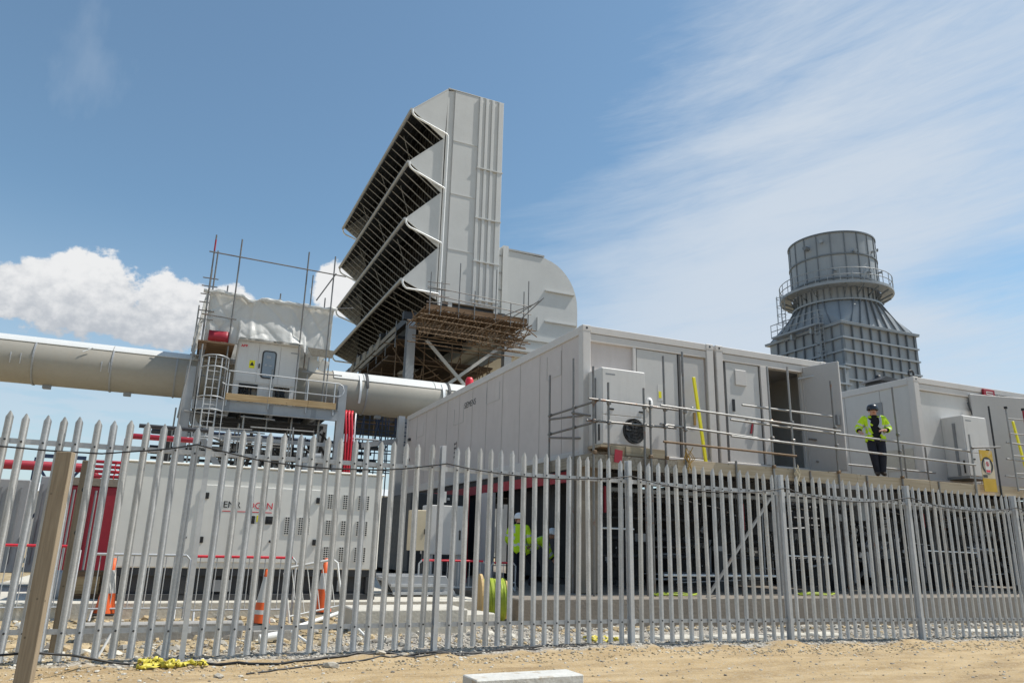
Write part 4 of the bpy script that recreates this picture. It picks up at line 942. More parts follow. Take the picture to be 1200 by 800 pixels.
for x,z in ((20.46,5.19),(21.2,5.21)): MB().tube((x,12.88,z),(x,12.88,z+.06),.045,8).build('cap',M['black'],lg)
tag(MB().box(20.65,20.95,13.3,13.36,3.95,4.75).build('equipment_label',[M['yellow']],bevel=.01),'yellow label plate seen through the ladder frame','label') if False else None

# ------------------------------------------------------------------ large pipeline
pz=7.17; py=30.5; pr=.84
pp_=thing('pipeline','large grey pipeline with white top cladding passing behind the steel platform','pipeline',(0,py,pz))
mb=MB(); mb.lathe([(pr,-60),(pr,30)],(0,py,pz),40,axis='x'); mb.build('pipe_shell',M['pipe'],pp_)
def arc(x0,x1,r,a0,a1,m,nm,n=16):
    mb=MB(); vs=[];fs=[]
    for rr in (r,r+.03):
        for x in (x0,x1):
            for k in range(n+1):
                a=math.radians(a0+(a1-a0)*k/n); vs.append((x,py+rr*math.cos(a),pz+rr*math.sin(a)))
    K=n+1
    for k in range(n): fs+=[(k,k+1,K+k+1,K+k),(2*K+k+1,2*K+k,3*K+k,3*K+k+1),(k+1,k,2*K+k,2*K+k+1),(K+k,K+k+1,3*K+k+1,3*K+k)]
    fs+=[(0,K,3*K,2*K),(n,2*K+n,3*K+n,K+n)]
    mb.add(vs,fs,0,False); return mb.build(nm,M[m],pp_)
xs_=-26
for L_ in (6.1,6.1,6.1,4.6,2.9,.45,.45,.45): 
    arc(xs_,xs_+L_-.02,pr+.004,60,141,'clad','cladding'); xs_+=L_
xs_=4.95
for L_ in (1.25,3.1,4.,4.): 
    arc(xs_,xs_+L_-.03,pr+.004,60,149,'clad','cladding'); xs_+=L_
for x in (-24.1,-18,-12,-8.6,-5.55,-3.1,-.95,2.9,6.3,9.7):
    arc(x,x+.05,pr+.002,142,300,'steelgrey','band')
for x in (-6.2,-5.9,-3.4,-3.15,-7.0): arc(x,x+.03,pr+.003,175,200,'galv','strap')
for x in (-5.2,-2.6,6.9): 
    mb=MB(); mb.box(x,x+.25,py-.12,py+.12,pz-pr-.12,pz-pr+.02); mb.build('shoe',M['midgrey'],pp_)
for x,a in ((6.0,'w'),(9.6,'w')):
    arc(x,x+.09,pr+.036,128,215,'gutter','tape_strip'); arc(x+.28,x+.38,pr+.037,92,172,'dark','strap')
mb=MB(); mb.tube((-4.05,py-pr-.02,pz+.35),(-3.75,py-pr+.02,pz+.55),.02,6); mb.build('flap',M['gutter'],pp_)
for x in (-22,-14,14,22): hcol(x,py,.2,pz-pr-.12,.3,M['steelgrey'],pp_,'support_column')

# ------------------------------------------------------------------ steel platform with control cabinet
sp_=thing('steel_platform','grey steel platform with caged ladder and handrails under the white sheeting','platform',(2.4,29.5,.2))
for x,y,z1,s in ((-.38,28.2,7.1,.32),(5.05,28.2,7.0,.30),(-.38,32,6.0,.3),(5.05,32,6.0,.3)): hcol(x,y,.2,z1,s,M['steelgrey'],sp_)
mb=MB()
for y in (28.0,32.0):
    mb.box(-.21,4.89,y-.09,y-.075,5.58,5.94); mb.box(-.21,4.89,y-.16,y+.01,5.56,5.579); mb.box(-.21,4.89,y-.16,y+.01,5.941,5.96)
for x in (1.0,2.55,4.1): mb.box(x-.06,x+.06,28.02,31.8,5.6,5.93)
for z in (3.4,4.6): mb.box(-.2,4.89,28.15,28.25,z,z+.14); mb.box(-.2,4.89,31.95,32.05,z,z+.14)
mb.build('beam',M['steelgrey'],sp_)
mb=MB()
for x in (.95,2.45,4.0): mb.box(x-.09,x+.09,27.895,27.909,5.6,5.92)
mb.build('splice_plate',M['midgrey'],sp_)
MB().box(-.2,4.88,28.03,31.85,5.962,5.99).build('grating',M['dark'],sp_)
mb=MB(); mb.bar((-.3,28.25,5.5),(1.2,28.25,3.2),.16,.2); mb.bar((-.3,31.9,5.5),(4.9,31.9,3.4),.1,.1); mb.build('brace',M['steelgrey'],sp_)
# handrail
for x in (.9,2.35,3.7,4.7): MB().tube((x,27.86,5.75),(x,27.86,6.98+ (0 if x<4.6 else .0)),.026,8).build('handrail_post',M['galv'],sp_)
mb=MB(); mb.path([(.88,27.86,7.04),(4.85,27.86,6.98),(5.0,27.86,6.9),(5.05,27.86,6.72),(5.0,27.86,6.55),(4.85,27.86,6.48),(.85,27.86,6.52),(.72,27.86,6.56),(.70,27.86,6.60)],.024,8); mb.build('handrail',M['galv'],sp_)
for a,b in ((.86,2.3),(2.31,3.75),(3.76,4.78)): MB().box(a,b,27.80,27.838,5.97,6.21).build('toe_board',M['timber'],sp_,bevel=.006)
# caged ladder
lx=.37
mb=MB()
for x in (.15,.59): mb.tube((x,27.55,.2),(x,27.55,7.4),.025,8)
mb.build('ladder_stile',M['galv'],sp_)
for k in range(22): MB().tube((.15,27.55,.6+k*.3),(.59,27.55,.6+k*.3),.014,6).build('ladder_rung',M['galv'],sp_)
for z in (7.35,6.95,5.9,5.45,4.5):
    mb=MB(); mb.path([(lx+.44*math.cos(a),27.5-.62*math.sin(a)*(1),z) for a in [PI*k/12 for k in range(13)]],.022,8); mb.build('cage_hoop',M['galv'],sp_)
mb=MB()
for a in (0,PI/2,PI): mb.tube((lx+.44*math.cos(a),27.5-.62*math.sin(a),4.5),(lx+.44*math.cos(a),27.5-.62*math.sin(a),7.35),.015,6)
mb.build('cage_bar',M['galv'],sp_)
# cabinet
cc=thing('control_cabinet','pale grey control cabinet with a rounded window standing on the steel platform','cabinet',(2.25,28.4,6))
cy=28.35
mb=MB(); mb.box(1.08,3.35,cy,cy+.8,6.72,8.33); mb.box(1.05,3.38,cy-.03,cy+.83,8.333,8.39); mb.build('casing',M['acwhite'],cc,bevel=.012)
mb=MB(); mb.box(1.08,1.28,cy+.02,cy+.75,5.99,6.715); mb.box(1.95,2.5,cy+.02,cy+.75,5.99,6.715); mb.box(3.1,3.35,cy+.02,cy+.75,5.99,6.715); mb.build('plinth',M['acwhite'],cc)
mb=MB(); mb.box(1.28,1.95,cy+.4,cy+.7,5.99,6.7); mb.box(2.5,3.1,cy+.4,cy+.7,5.99,6.7); mb.build('recess',M['acwhite'],cc)
mb=MB()
for x0,x1 in ((1.3,1.93),(2.52,3.08)):
    for k in range(9):
        x=random.uniform(x0,x1); mb.path([(x,cy+.2,6.72),(x+random.uniform(-.1,.1),cy+.12,6.45),(x+random.uniform(-.22,.22),cy+.25,6.0)],.034,6)
mb.build('cable_bundle',M['cable'],cc)
mb=MB(); mb.box(1.29,1.94,cy-.06,cy+.3,6.62,6.7); mb.build('gland_plate',M['black'],cc)
for a,b in ((1.12,1.84),(1.86,2.62),(2.64,3.31)):
    mb=MB(); mb.box(a,b,cy-.02,cy-.001,6.78,8.27); mb.build('door',M['acwhite'],cc,bevel=.006)
def rrect(x0,x1,z0,z1,r):
    P=[]
    for cx,cz,a0 in ((x1-r,z1-r,0),(x0+r,z1-r,90),(x0+r,z0+r,180),(x1-r,z0+r,270)):
        for k in range(6): a=math.radians(a0+18*k); P.append((cx+r*math.cos(a),cz+r*math.sin(a)))
    return P
w=MB(); w.prism(rrect(1.98,2.50,6.98,8.05,.12),'y',cy-.04,cy-.021); wf=w.build('window_frame',M['darkgrey'],cc)
w=MB(); w.prism(rrect(2.03,2.45,7.03,8.0,.09),'y',cy-.046,cy-.0405); w.build('pane',M['glass'],wf)
w=MB(); w.box(2.1,2.18,cy-.049,cy-.0465,7.45,7.53); w.box(2.26,2.36,cy-.049,cy-.0465,7.45,7.50); w.box(2.14,2.3,cy-.049,cy-.0465,7.75,7.85); w.build('instrument',M['steelgrey'],wf)
w=MB(); w.box(1.885,1.93,cy-.05,cy-.021,7.35,7.52); w.build('handle',M['black'],cc)
w=MB(); w.box(1.55,1.75,cy-.024,cy-.0205,7.32,7.62); w.build('warning_label',M['yellow'],cc)
w=MB(); w.prism([(1.57,7.42),(1.73,7.42),(1.65,7.57)],'y',cy-.027,cy-.0245); w.build('warning_symbol',M['black'],cc)
text('lettering','ABB',.13,(1.2,cy-.022,8.1),(PI/2,0,0),M['redbright'],cc,.002,'LEFT',.006)
w=MB(); w.box(3.0,3.25,cy-.024,cy-.0205,8.05,8.09); w.build('maker_plate',M['midgrey'],cc)
tag(MB().prism([(3.55,8.30),(4.6,8.28),(4.5,7.98),(3.75,8.0)],'y',28.0,28.05).build('tilted_sheet',M['greyboard']),'tilted grey sheet panel between the control cabinet and the hoods','panel')
mb=MB(); mb.obox((3.9,28.5,7.72),(.35,.04,.5),Matrix.Rotation(.4,3,'Y')); mb.obox((4.3,28.5,7.75),(.3,.04,.45),Matrix.Rotation(.3,3,'Y')); tag(mb.build('sheet_scraps',M['tarp']),'loose white sheeting scraps below the tilted grey panel','sheeting')
rp=MB(); vs=[(x,28.02+.03*math.sin(x*9),z) for z in (8.1,8.5) for x in (.02,.2,.4,.6,.75)]; rp.add(vs,[(k,k+1,k+6,k+5) for k in range(4)],0,True); o=rp.build('red_sheet',M['red']); s=o.modifiers.new('t','SOLIDIFY'); s.thickness=.01; tag(o,'bright red sheet under the left end of the white sheeting','sheet')
# scaffold round the sheeting
sc_=thing('scaffold','tube scaffold poles rising above the white sheeting on the platform','scaffold',(2,28.3,6))
for x,y,z in ((-.18,28.02,12.2),(-.05,28.35,11.7),(.74,28.02,12.2),(3.25,28.02,12.15),(4.28,28.02,12.15),(3.8,30.5,12.1),(.5,30.9,11.2),(2.6,30.9,11.2),(4.45,30.9,11.3),(-.18,30.9,11.8)): MB().tube((x,y,5.9),(x,y,z),.028,8).build('standard',M['tube'],sc_)
for a,b in (((-.35,27.95,11.48),(4.75,27.95,11.35)),((-.3,27.95,9.05),(.9,27.95,9.0)),((3.7,28.0,10.2),(4.35,27.9,11.4)),((-.18,27.5,9.9),(-.18,31.2,9.9)),((-.18,27.6,9.2),(-.18,31.2,9.2)),((-.18,27.6,8.6),(-.18,31.2,8.6)),((4.3,28.5,10.1),(5.1,27.8,10.05))): MB().tube(a,b,.026,8).build('ledger',M['tube'],sc_)
mb=MB(); mb.box(-.3,.95,27.9,30.8,8.0,8.06); mb.box(-.25,.0,27.95,28.0,7.75,7.99); mb.box(.7,4.2,28.3,30.7,9.92,9.96); mb.build('deck_board',M['boards'],sc_)
MB().tube((-.18,28.0,11.55),(-.18,28.0,12.0),.03,8).build('sleeve',M['red'],sc_)
for k in range(6): MB().tube((-.45,28.1+.1*k,8.9+k*.35),(.1,28.1+.1*k,8.9+k*.35),.022,6).build('putlog',M['tube'],sc_)
for k in range(26):
    x=random.choice((-.55,-.35,-.1,.25,.6,1.5,2.4,3.3,4.3)); y=random.choice((27.7,28.3,29.5,31.5)); z=random.uniform(2.4,5.2); MB().tube((x,y,z),(x+random.uniform(-.03,.03),y,z+random.uniform(.8,2.6) if x>.2 else z+random.uniform(1,4)),.026,6).build('standard',M['tubelight'],sc_)
for k in range(24):
    z=random.uniform(2.5,5.5); y=random.choice((27.9,28.4,30,31.6)); x=random.uniform(-.5,2.6); MB().tube((x,y,z),(x+random.uniform(.8,2.4),y,z+random.uniform(-.05,.05)),.026,6).build('ledger',M['tubelight'],sc_)
for a,b in (((-.5,28.4,7.6),(.9,28.4,7.6)),((-.5,28.6,6.9),(.9,28.6,6.9)),((-.45,29.5,5.6),(-.45,29.5,9.8)),((-.6,28.0,5.2),(-.35,28.0,8.6)),((-.55,27.9,3.2),(-.55,27.9,5.8)),((-.7,28.3,3.2),(-.7,28.3,5.6)),((3.5,28.3,7.4),(5.0,28.3,7.4)),((3.7,28.4,6.2),(3.7,28.4,8.0)),((4.5,28.6,6.0),(4.5,28.6,8.2))): MB().tube(a,b,.028,8).build('ledger',M['tubelight'],sc_)
# white sheeting
def sheet(name,fn,nu,nv,lab,par=None):
    mb=MB(); mb.v=[tuple(fn(i/nu,j/nv)) for j in range(nv+1) for i in range(nu+1)]
    mb.f=[(j*(nu+1)+i,j*(nu+1)+i+1,(j+1)*(nu+1)+i+1,(j+1)*(nu+1)+i) for j in range(nv) for i in range(nu)]; mb.m=[0]*len(mb.f); mb.s=[True]*len(mb.f)
    o=mb.build(name,M['tarp'],par); s=o.modifiers.new('t','SOLIDIFY'); s.thickness=.006; return o
wst=thing('white_sheeting','ragged white sheeting wrapped round the scaffold above the control cabinet','sheeting',(2,28.3,9))
def fold(a,b,s):
    r1=1-abs(noise.noise((a*.75+b*.55,b*.25-a*.1,s+17)))*2; r2=1-abs(noise.noise((a*1.1-b*.9,b*.4,s+11)))*2
    return .05*max(0,r1)**6+.05*max(0,r2)**7+.06*noise.noise((a*.9,b*.7,s))+.012*noise.noise((a*6,b*4,s+3))-.035*max(0,math.cos(a*2*PI/1.45))**20
def front(u,v):
    x=-.12+4.55*u; z0=8.36 if 1.05<x<3.42 else (8.1 if x<1.05 else 8.05); z1=10.02-.05*u+.13*noise.noise((x*2.3,1,5))+.05*noise.noise((x*7,1,5))
    if x<1: z1+=.05
    if 1.05<x<1.7: z1-=.22*math.sin((x-1.05)/.65*PI)
    z=z0+(z1-z0)*v+.05*noise.noise((x*3,v*2,9))*(1-v)
    y=28.22-.05*math.sin(u*PI)+fold(x,z,1)-(.16*max(0,v-.9)*10*(.5+noise.noise((x*3,0,2))))
    if z<9.15 and 1<x<3.5: y-=.30*(9.15-z)/.8*(.8+.2*math.sin(x*5))
    return (x,y,z)
sheet('front_sheet',front,110,56,'',wst)
def left(u,v):
    y=28.15+2.9*u; z=7.85+(2.2+.12*noise.noise((y*2,3,1)))*v; return (-.22-.30*(1-v)*(1-.3*u)+fold(y,z,12),y,z)
sheet('side_sheet',left,50,36,'',wst)
def right(u,v):
    y=28.15+2.9*u; z=8.2+1.75*v; return (4.42+fold(y,z,22)*.6,y,z)
sheet('side_sheet',right,50,36,'',wst)
def backs(u,v):
    x=-.1+4.5*u; z=7.75+2.2*v; return (x,31.05+fold(x,z,41)*1.5,z)
sheet('back_sheet',backs,60,36,'',wst)
def cuff(u,v):
    x=-.35+4.9*u; a=v*PI*1.3; r=.07+.06*noise.noise((x*2.9,0,3)); return (x,28.12-r*math.sin(a)+.03*noise.noise((x*5,a,1)),10.0+.10*noise.noise((x*1.9,4,4))+r*math.cos(a)-.05*u-(.15*math.sin((x-1.05)/.65*PI) if 1.05<x<1.7 else 0))
sheet('rolled_edge',cuff,110,12,'',wst)
# red hoses at the right platform column
for k,(x,r) in enumerate(((5.38,.05),(5.5,.055),(5.62,.05))):
    tag(MB().path([(x+.05,29.2,5.5),(x+.02,28.95,6.0),(x,28.8,6.12),(x-.04,28.7,6.0),(x+.02,28.65,5.2),(x+.06-.03*k,28.6,3.8),(x+.05,28.6,2.4)],r,10).build('red_hose',M['redbright']),'red hose hanging down beside the right platform column, in a bunch of three','hose','red hoses by the platform column')
tag(MB().path([(5.8,29.2,5.5),(5.78,28.9,6.0),(5.75,28.75,6.05),(5.74,28.7,5.6),(5.76,28.65,4.4)],.03,8).build('white_hose',M['gutter']),'thin white hose beside the bunch of red hoses','hose')
# racks of pipes and trays behind and below the platform
rk=thing('pipe_bridge','dark steel pipe bridge full of pipes below the steel platform','pipe bridge',(2.5,31,.2))
for x in (-.9,1.2,3.4,6.6):
    for y in (33.,35.5): MB().box(x-.09,x+.09,y-.09,y+.09,.2,5.4).build('column',M['dark'],rk)
mb=MB()
for z in (2.9,3.7,4.4,5.2):
    for y in (33.,35.5): mb.box(-1.6,8.0,y-.07,y+.07,z,z+.12)
    for x in (-.9,.2,1.2,2.3,3.4,5,6.6): mb.box(x-.05,x+.05,33.08,35.4,z+.005,z+.1)
mb.build('beam',M['dark'],rk)
for z,y,r,m in ((3.2,33.4,.13,'steelgrey'),(3.15,33.9,.1,'dark'),(4.0,33.5,.16,'gutter'),(3.95,34.2,.12,'steelgrey'),(4.68,33.6,.12,'dark'),(4.7,34.3,.15,'steelgrey'),(4.66,34.9,.1,'gutter'),(5.42,33.4,.09,'skyframe'),(5.4,34.0,.1,'dark')): MB().tube((-1.6,y,z),(7.8,y,z),r,10).build('pipe',M[m],rk)
mb=MB()
for k in range(46):
    x=random.uniform(-.2,5); z=random.uniform(2.6,5.5); mb.tube((x,29+random.uniform(0,2.5),z),(x+random.choice((0,0,random.uniform(.5,1.5))),29+random.uniform(0,2.5),z-random.uniform(.3,1.6)),random.choice((.03,.045,.06)),6)
mb.build('small_pipe',M['dark'],rk)
mb=MB()
for x in (1.6,3.3,4.3): mb.tube((x,28.4,2.6),(x,28.4,5.55),.035,8)
for z in (4.95,4.1): mb.tube((-.2,28.35,z),(2.0,28.35,z),.045,8)
mb.build('hanger_tube',M['galv'],rk)
for k in range(5): MB().box(.3,4.6,29.1+k*.5,29.35+k*.5,5.38,5.5).build('cable_tray',M['dark'],rk)
# navy lattice scaffold under the pipeline
la=thing('lattice_scaffold','dark blue lattice scaffold seen under the pipeline beside the long container','scaffold',(8,34,.2))
mb=MB()
for i in range(5):
    x=6.7+i*.6
    for y in (33.2,34.4): mb.tube((x,y,2),(x,y,6.9),.028,6)
for k in range(6):
    z=4.3+k*.45
    for y in (33.2,34.4): mb.tube((6.6,y,z),(9.6,y,z+.02),.026,6)
for k in range(9):
    x=6.6+random.uniform(0,2.4); mb.tube((x,33.8,4.2+random.uniform(0,1.2)),(x+random.uniform(-.8,1),33.8,6.8),.03,6)
mb.build('tube_grid',M['skyframe'],la)
for x in (7.75,8.3): tag(MB().box(x-.13,x+.13,29.2,29.46,.2,6.2).build('steel_post',M['steelgrey']),'grey steel post under the pipeline at the far end of the long container','post','posts under the pipeline')
mb=MB(); mb.bar((6.2,29.4,4.9),(7.7,29.4,5.2),.1,.2); mb.tube((5.9,29,5.1),(5.9,29,2.4),.04,8); mb.tube((5.6,29,5.1),(6.8,29,5.1),.04,8); tag(mb.build('pipe_bracket',M['steelgrey']),'grey bracket and tubes beside the red hoses','bracket')
# distant pale sheds
def shed(x0,x1,y0,y1,h,lab):
    th=thing('warehouse',lab,'building',((x0+x1)/2,y0,0)); mb=MB(); mb.box(x0,x1,y0,y1,-.3,h); mb.build('wall',M['contgrey'],th); mb=MB(); mb.prism([(y0-.3,h+.002),(y1+.3,h+.002),((y0+y1)/2,h+1.6)],'x',x0-.3,x1+.3); mb.build('roof',M['clad'],th)
    mb=MB()
    for i in range(int((x1-x0)/6)): mb.box(x0+2+i*6,x0+4.6+i*6,y0-.05,y0-.002,.2,3.2)
    mb.build('door',M['midgrey'],th)
shed(-52,-8,95,120,5.5,'low pale warehouse far off behind the red pipe at the left')
shed(2,40,85,110,6.2,'low pale warehouse far off behind the pipe bridge')


# ------------------------------------------------------------------ filter house with weather hoods
tw=thing('filter_house','tall grey air intake tower with four sawtooth hoods and a curved duct','intake tower',(8.5,34,0))
TI=[(8.50,23.52),(8.52,20.41),(8.55,17.16),(8.58,13.87)]; RE=[(10.38,22.25),(10.39,19.05),(10.40,15.92),(10.40,13.12)]
Y0,Y1=34.0,51.2
mb=MB(); mb.prism([(10.86,13.1),(13.75,13.1),(13.75,25.42),(10.86,25.40)],'y',Y0,Y1); mb.prism([(10.46,13.1),(10.855,13.1),(10.855,25.40),(10.46,25.3)],'y',Y0+.05,Y1); mb.build('wall',M['tower'],tw)
mb=MB(); mb.box(10.85,10.872,Y0-.012,Y0-.001,13.1,25.4); mb.build('corner_trim',M['hoodedge'],tw)
mb=MB(); mb.box(10.45,13.8,Y0-.02,Y1+.05,25.425,25.47); mb.build('roof_cap',M['towertrim'],tw)
mb=MB()
for z in (22.3,19.15,15.98): mb.box(10.88,12.28,Y0-.025,Y0-.001,z,z+.05)
mb.build('panel_joint',M['towertrim'],tw)
for x in (12.31,12.68,13.05,13.47):
    mb=MB(); mb.box(x,x+.17 if x<13.4 else x+.30,Y0-.075,Y0-.001,13.2,25.41); mb.build('rib',M['towertrim'],tw,bevel=.015)
for z in (20.98,18.02,15.54,13.4):
    mb=MB(); mb.box(12.28,13.8,Y0-.11,Y0-.001,z,z+.07); mb.build('flange',M['tower'],tw)
prev=(10.46,25.36)
for n,(t,r) in enumerate(zip(TI,RE)):
    hd=None
    a,b=Vector((prev[0],0,prev[1])),Vector((t[0],0,t[1]))
    d=(b-a).normalized(); nn=Vector((-d.z,0,d.x)); nn=nn if nn.z>0 else -nn
    q=[(a.x,a.z),(b.x,b.z),(b.x+nn.x*.06,b.z+nn.z*.06),(a.x+nn.x*.06,a.z+nn.z*.06)]
    mb=MB(); mb.prism(q,'y',Y0-.01,Y1+.01,0); hd=mb.build('hood',M['tower'],tw)
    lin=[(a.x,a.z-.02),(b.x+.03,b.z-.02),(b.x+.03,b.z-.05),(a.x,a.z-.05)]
    mb=MB(); mb.prism(lin,'y',Y0+.1,Y1-.1); mb.build('hood_shade',M['hoodinside'],hd)  # dark sheet under the light painted roof; carries the underside's shade as colour
    for y in (Y0,Y1-.06):
        mb=MB(); mb.prism([prev,t,r],'y',y,y+.06); mb.build('cheek',M['tower'],hd)
    mb=MB(); mb.box(10.40,10.455,Y0+.08,Y1-.08,r[1],prev[1]-.05)
    # pleated filter stacks behind the screen
    k=Y0+.2
    while k<Y1-.4: mb.box(10.22,10.39,k,k+.28,r[1]+.1,prev[1]-.3); k+=.55
    mb.build('filter_bank',M['screen'],hd)
    mb=MB(); k=Y0+.35; tv=Vector((t[0],0,t[1]));rv=Vector((r[0],0,r[1]))
    while k<Y1-.2:
        mb.tube((t[0]+.03,k,t[1]-.01),(r[0],k,r[1]),.029,6); k+=.80
    mb.build('screen_bar',M['hoodedge'],hd)
    mb=MB(); c=tv.lerp(rv,.52); pass
    for j in range(3):
        yy=Y0+3+j*5; p=tv.lerp(rv,.1);q_=tv.lerp(rv,.95); mb.tube((p.x+.2,yy,p.z+.25),(q_.x-.05,yy+2.3,q_.z+.4),.035,6)
    mb.build('screen_brace',M['hoodedge'],hd)
    # dark mesh laid in the opening, seen behind the bars
    mb=MB()
    for j in range(7):
        c=tv.lerp(rv,(j+.5)/7)+Vector((.05,0,.06)); mb.box(c.x-.012,c.x+.012,Y0+.08,Y1-.08,c.z-.012,c.z+.012)
    mb.build('bird_screen',M['screen'],hd)
    mb=MB(); mb.tube((t[0]-.06,Y0-.05,t[1]-.02),(t[0]-.06,Y1+.05,t[1]-.02),.10,8); mb.build('gutter',M['hoodedge'],hd)
    for y,s in ((Y0-.1,1),(Y1+.12,-1)):
        mb=MB(); mb.path([(t[0]-.03,y,t[1]-.02),(t[0]-.02,y,t[1]-.20),(t[0]+.05,y,t[1]-.34),(t[0]+.2,y,t[1]-.45),(10.44,y,r[1]+.28),(10.52,y,r[1]+.2),(10.53,y,r[1]-.1)],.055,8); mb.build('drain_pipe',M['gutter'],hd)
    prev=r
for y in (Y0-.1,Y1+.12):
    mb=MB(); mb.tube((10.53,y,22.4),(10.53,y,12.2),.055,8); mb.build('downpipe',M['gutter'],tw)
# curved duct
E0=35.0; P=[(13.76,17.1),(14.5,17.06),(17.1,16.98)]
P=[(14.75,17.02),(17.1,16.98)]
for k in range(1,11):
    a=math.radians(90-9*k); P.append((16.75+2.42*math.cos(a)*1.0+.0,14.25+2.73*math.sin(a)))
P+=[(19.17,11.0),(14.75,11.0)]
mb=MB(); mb.prism(P,'y',E0,E0+10); mb.build('duct_elbow',M['tower'],tw)
mb=MB(); mb.box(13.76,14.4,E0+.02,E0+10,11.8,17.1); mb.box(14.42,14.74,E0-.1,E0+10,11.8,17.22); mb.build('duct_flange',M['towertrim'],tw)
mb=MB()
for i in range(5): mb.box(14.0,14.41,E0-.04,E0+.02,12.6+i*1.0,12.66+i*1.0)
mb.build('flange_clip',M['hoodedge'],tw)
mb=MB(); mb.box(14.76,17.0,E0-.05,E0+10.05,17.02,17.12); mb.build('duct_top_edge',M['hoodedge'],tw)
mb=MB()
for z,x1 in ((15.0,18.95),(13.2,19.1)): mb.box(17.08,x1,E0-.12,E0-.001,z,z+.07)
mb.box(16.6,16.66,E0-.1,E0-.001,12.6,13.4); mb.box(14.76,19.17,E0-.12,E0-.001,12.0,12.25); mb.box(14.76,17.5,E0-.14,E0-.001,11.3,11.5); mb.build('duct_stiffener',M['towertrim'],tw)
# base frame and legs
mb=MB(); mb.box(10.3,14.3,Y0+.1,Y0+.4,12.55,12.98); mb.box(8.9,14.9,Y0+.45,Y0+.75,12.0,12.4)
for y in (39,44.5,50): mb.box(8.9,14.9,y,y+.35,12.0,12.4)
for x in (9.2,14.5): mb.box(x,x+.3,Y0+.76,Y1,12.0,12.35)
mb.build('base_beam',M['dark'],tw)
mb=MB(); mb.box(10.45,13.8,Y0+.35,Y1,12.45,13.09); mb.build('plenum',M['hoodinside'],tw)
mb=MB()
for x in (10.5,11.05,13.6): mb.box(x,x+.22,Y0+.02,Y0+.3,12.4,13.09)
mb.build('bearing_block',M['towertrim'],tw)
for x in (9.35,14.65):
    for y in (34.6,50.2): hcol(x,y,.2,12.0,.42,M['steelgrey'],tw,'leg')
mb=MB(); mb.bar((10.2,34.62,11.1),(13.4,34.62,8.0),.1,.16); mb.bar((14.2,34.68,11.2),(10.3,34.68,8.0),.1,.16); mb.bar((9.4,36,8.5),(9.6,49.8,11.8),.1,.14); mb.build('brace',M['towertrim'],tw)
tw.rotation_euler=(0,0,math.radians(.9))

# ------------------------------------------------------------------ brown scaffold under the filter house
random.seed(77)
bs=thing('scaffold_platform','rusty brown scaffold platform wrapped round the foot of the intake tower','scaffold',(11.5,33,11))
mb=MB()
for k in range(6): mb.box(9.05,14.4,31.7+k*.36,31.7+k*.36+.34,11.72,11.765)
mb.build('deck_board',M['boards'],bs)
mb=MB()
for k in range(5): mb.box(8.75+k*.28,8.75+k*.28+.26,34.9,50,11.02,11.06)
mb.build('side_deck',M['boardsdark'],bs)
mb=MB(); mb.box(9.2,14.4,31.6,31.64,11.77,12.02); mb.build('toe_board',M['boards'],bs)
mb=MB()
for k in range(95):
    x=random.uniform(9.3,14.4); mb.tube((x,random.uniform(31.5,34),random.uniform(10.6,11.68)),(x+random.uniform(-1.1,1.1),random.uniform(31.3,33),random.uniform(10.6,11.68)),.028,6)
for k in range(30):
    x=9.0+k*.19; mb.tube((x,31.1+random.uniform(-.2,.3),11.66+random.uniform(-.05,.05)),(x+random.uniform(-.05,.05),34.3,11.66),.028,6)
mb.build('transom',M['tuberust'],bs)
for z in (11.55,11.2,10.85,10.55):
    for y in (31.6,32.4,33.3): MB().tube((8.95+random.uniform(-.2,.2),y,z+random.uniform(-.1,.1)),(14.6+random.uniform(-.3,.3),y,z-.1),.028,6).build('ledger',M['tuberust'],bs)
for k in range(30):
    x=9.0+k*.18; MB().tube((x,31.7,10.5+.4*(k%2)),(x+.5,31.7,11.6-.5*(k%3==0)),.026,6).build('diagonal',M['tuberust'],bs)
for x,z in ((9.35,13.6),(9.9,13.2),(10.8,14.3),(11.6,13.0),(12.7,14.3),(13.5,12.7),(14.2,13.4),(14.45,14.0)): MB().tube((x,31.6,11.5),(x,31.6,z),.028,8).build('standard',M['tube'],bs)
for z in (12.35,12.75): MB().tube((9.2,31.58,z+.1),(14.6,31.58,z-.1),.022,8).build('guard_rail',M['tube'],bs)
for k in range(3): MB().tube((13.0+k*.5,31.5,11.9),(14.6+k*.25,31.2,12.7+.2*k),.026,8).build('guard_rail',M['tube'],bs)
for k in range(4): MB().tube((9.2,31.6,12.1+.33*k),(10.3,31.6,12.15+.33*k),.022,6).build('guard_rail',M['tube'],bs)
for k in range(7): MB().tube((8.68,35+k*2,10.6),(8.68,35+k*2,12.0),.028,8).build('standard',M['tube'],bs)
for z,m in ((11.08,'greyboard'),(11.42,'greyboard')):
    MB().box(8.6,8.64,34.9,46,z,z+.22).build('side_board',M[m],bs)
for k in range(5): MB().obox((8.6,38.5+k*1.7,11.6+random.uniform(-.1,.2)),(.06,.9,.5),Matrix.Rotation(random.uniform(-.3,.3),3,'X')).build('debris_board',M['greyboard'],bs)
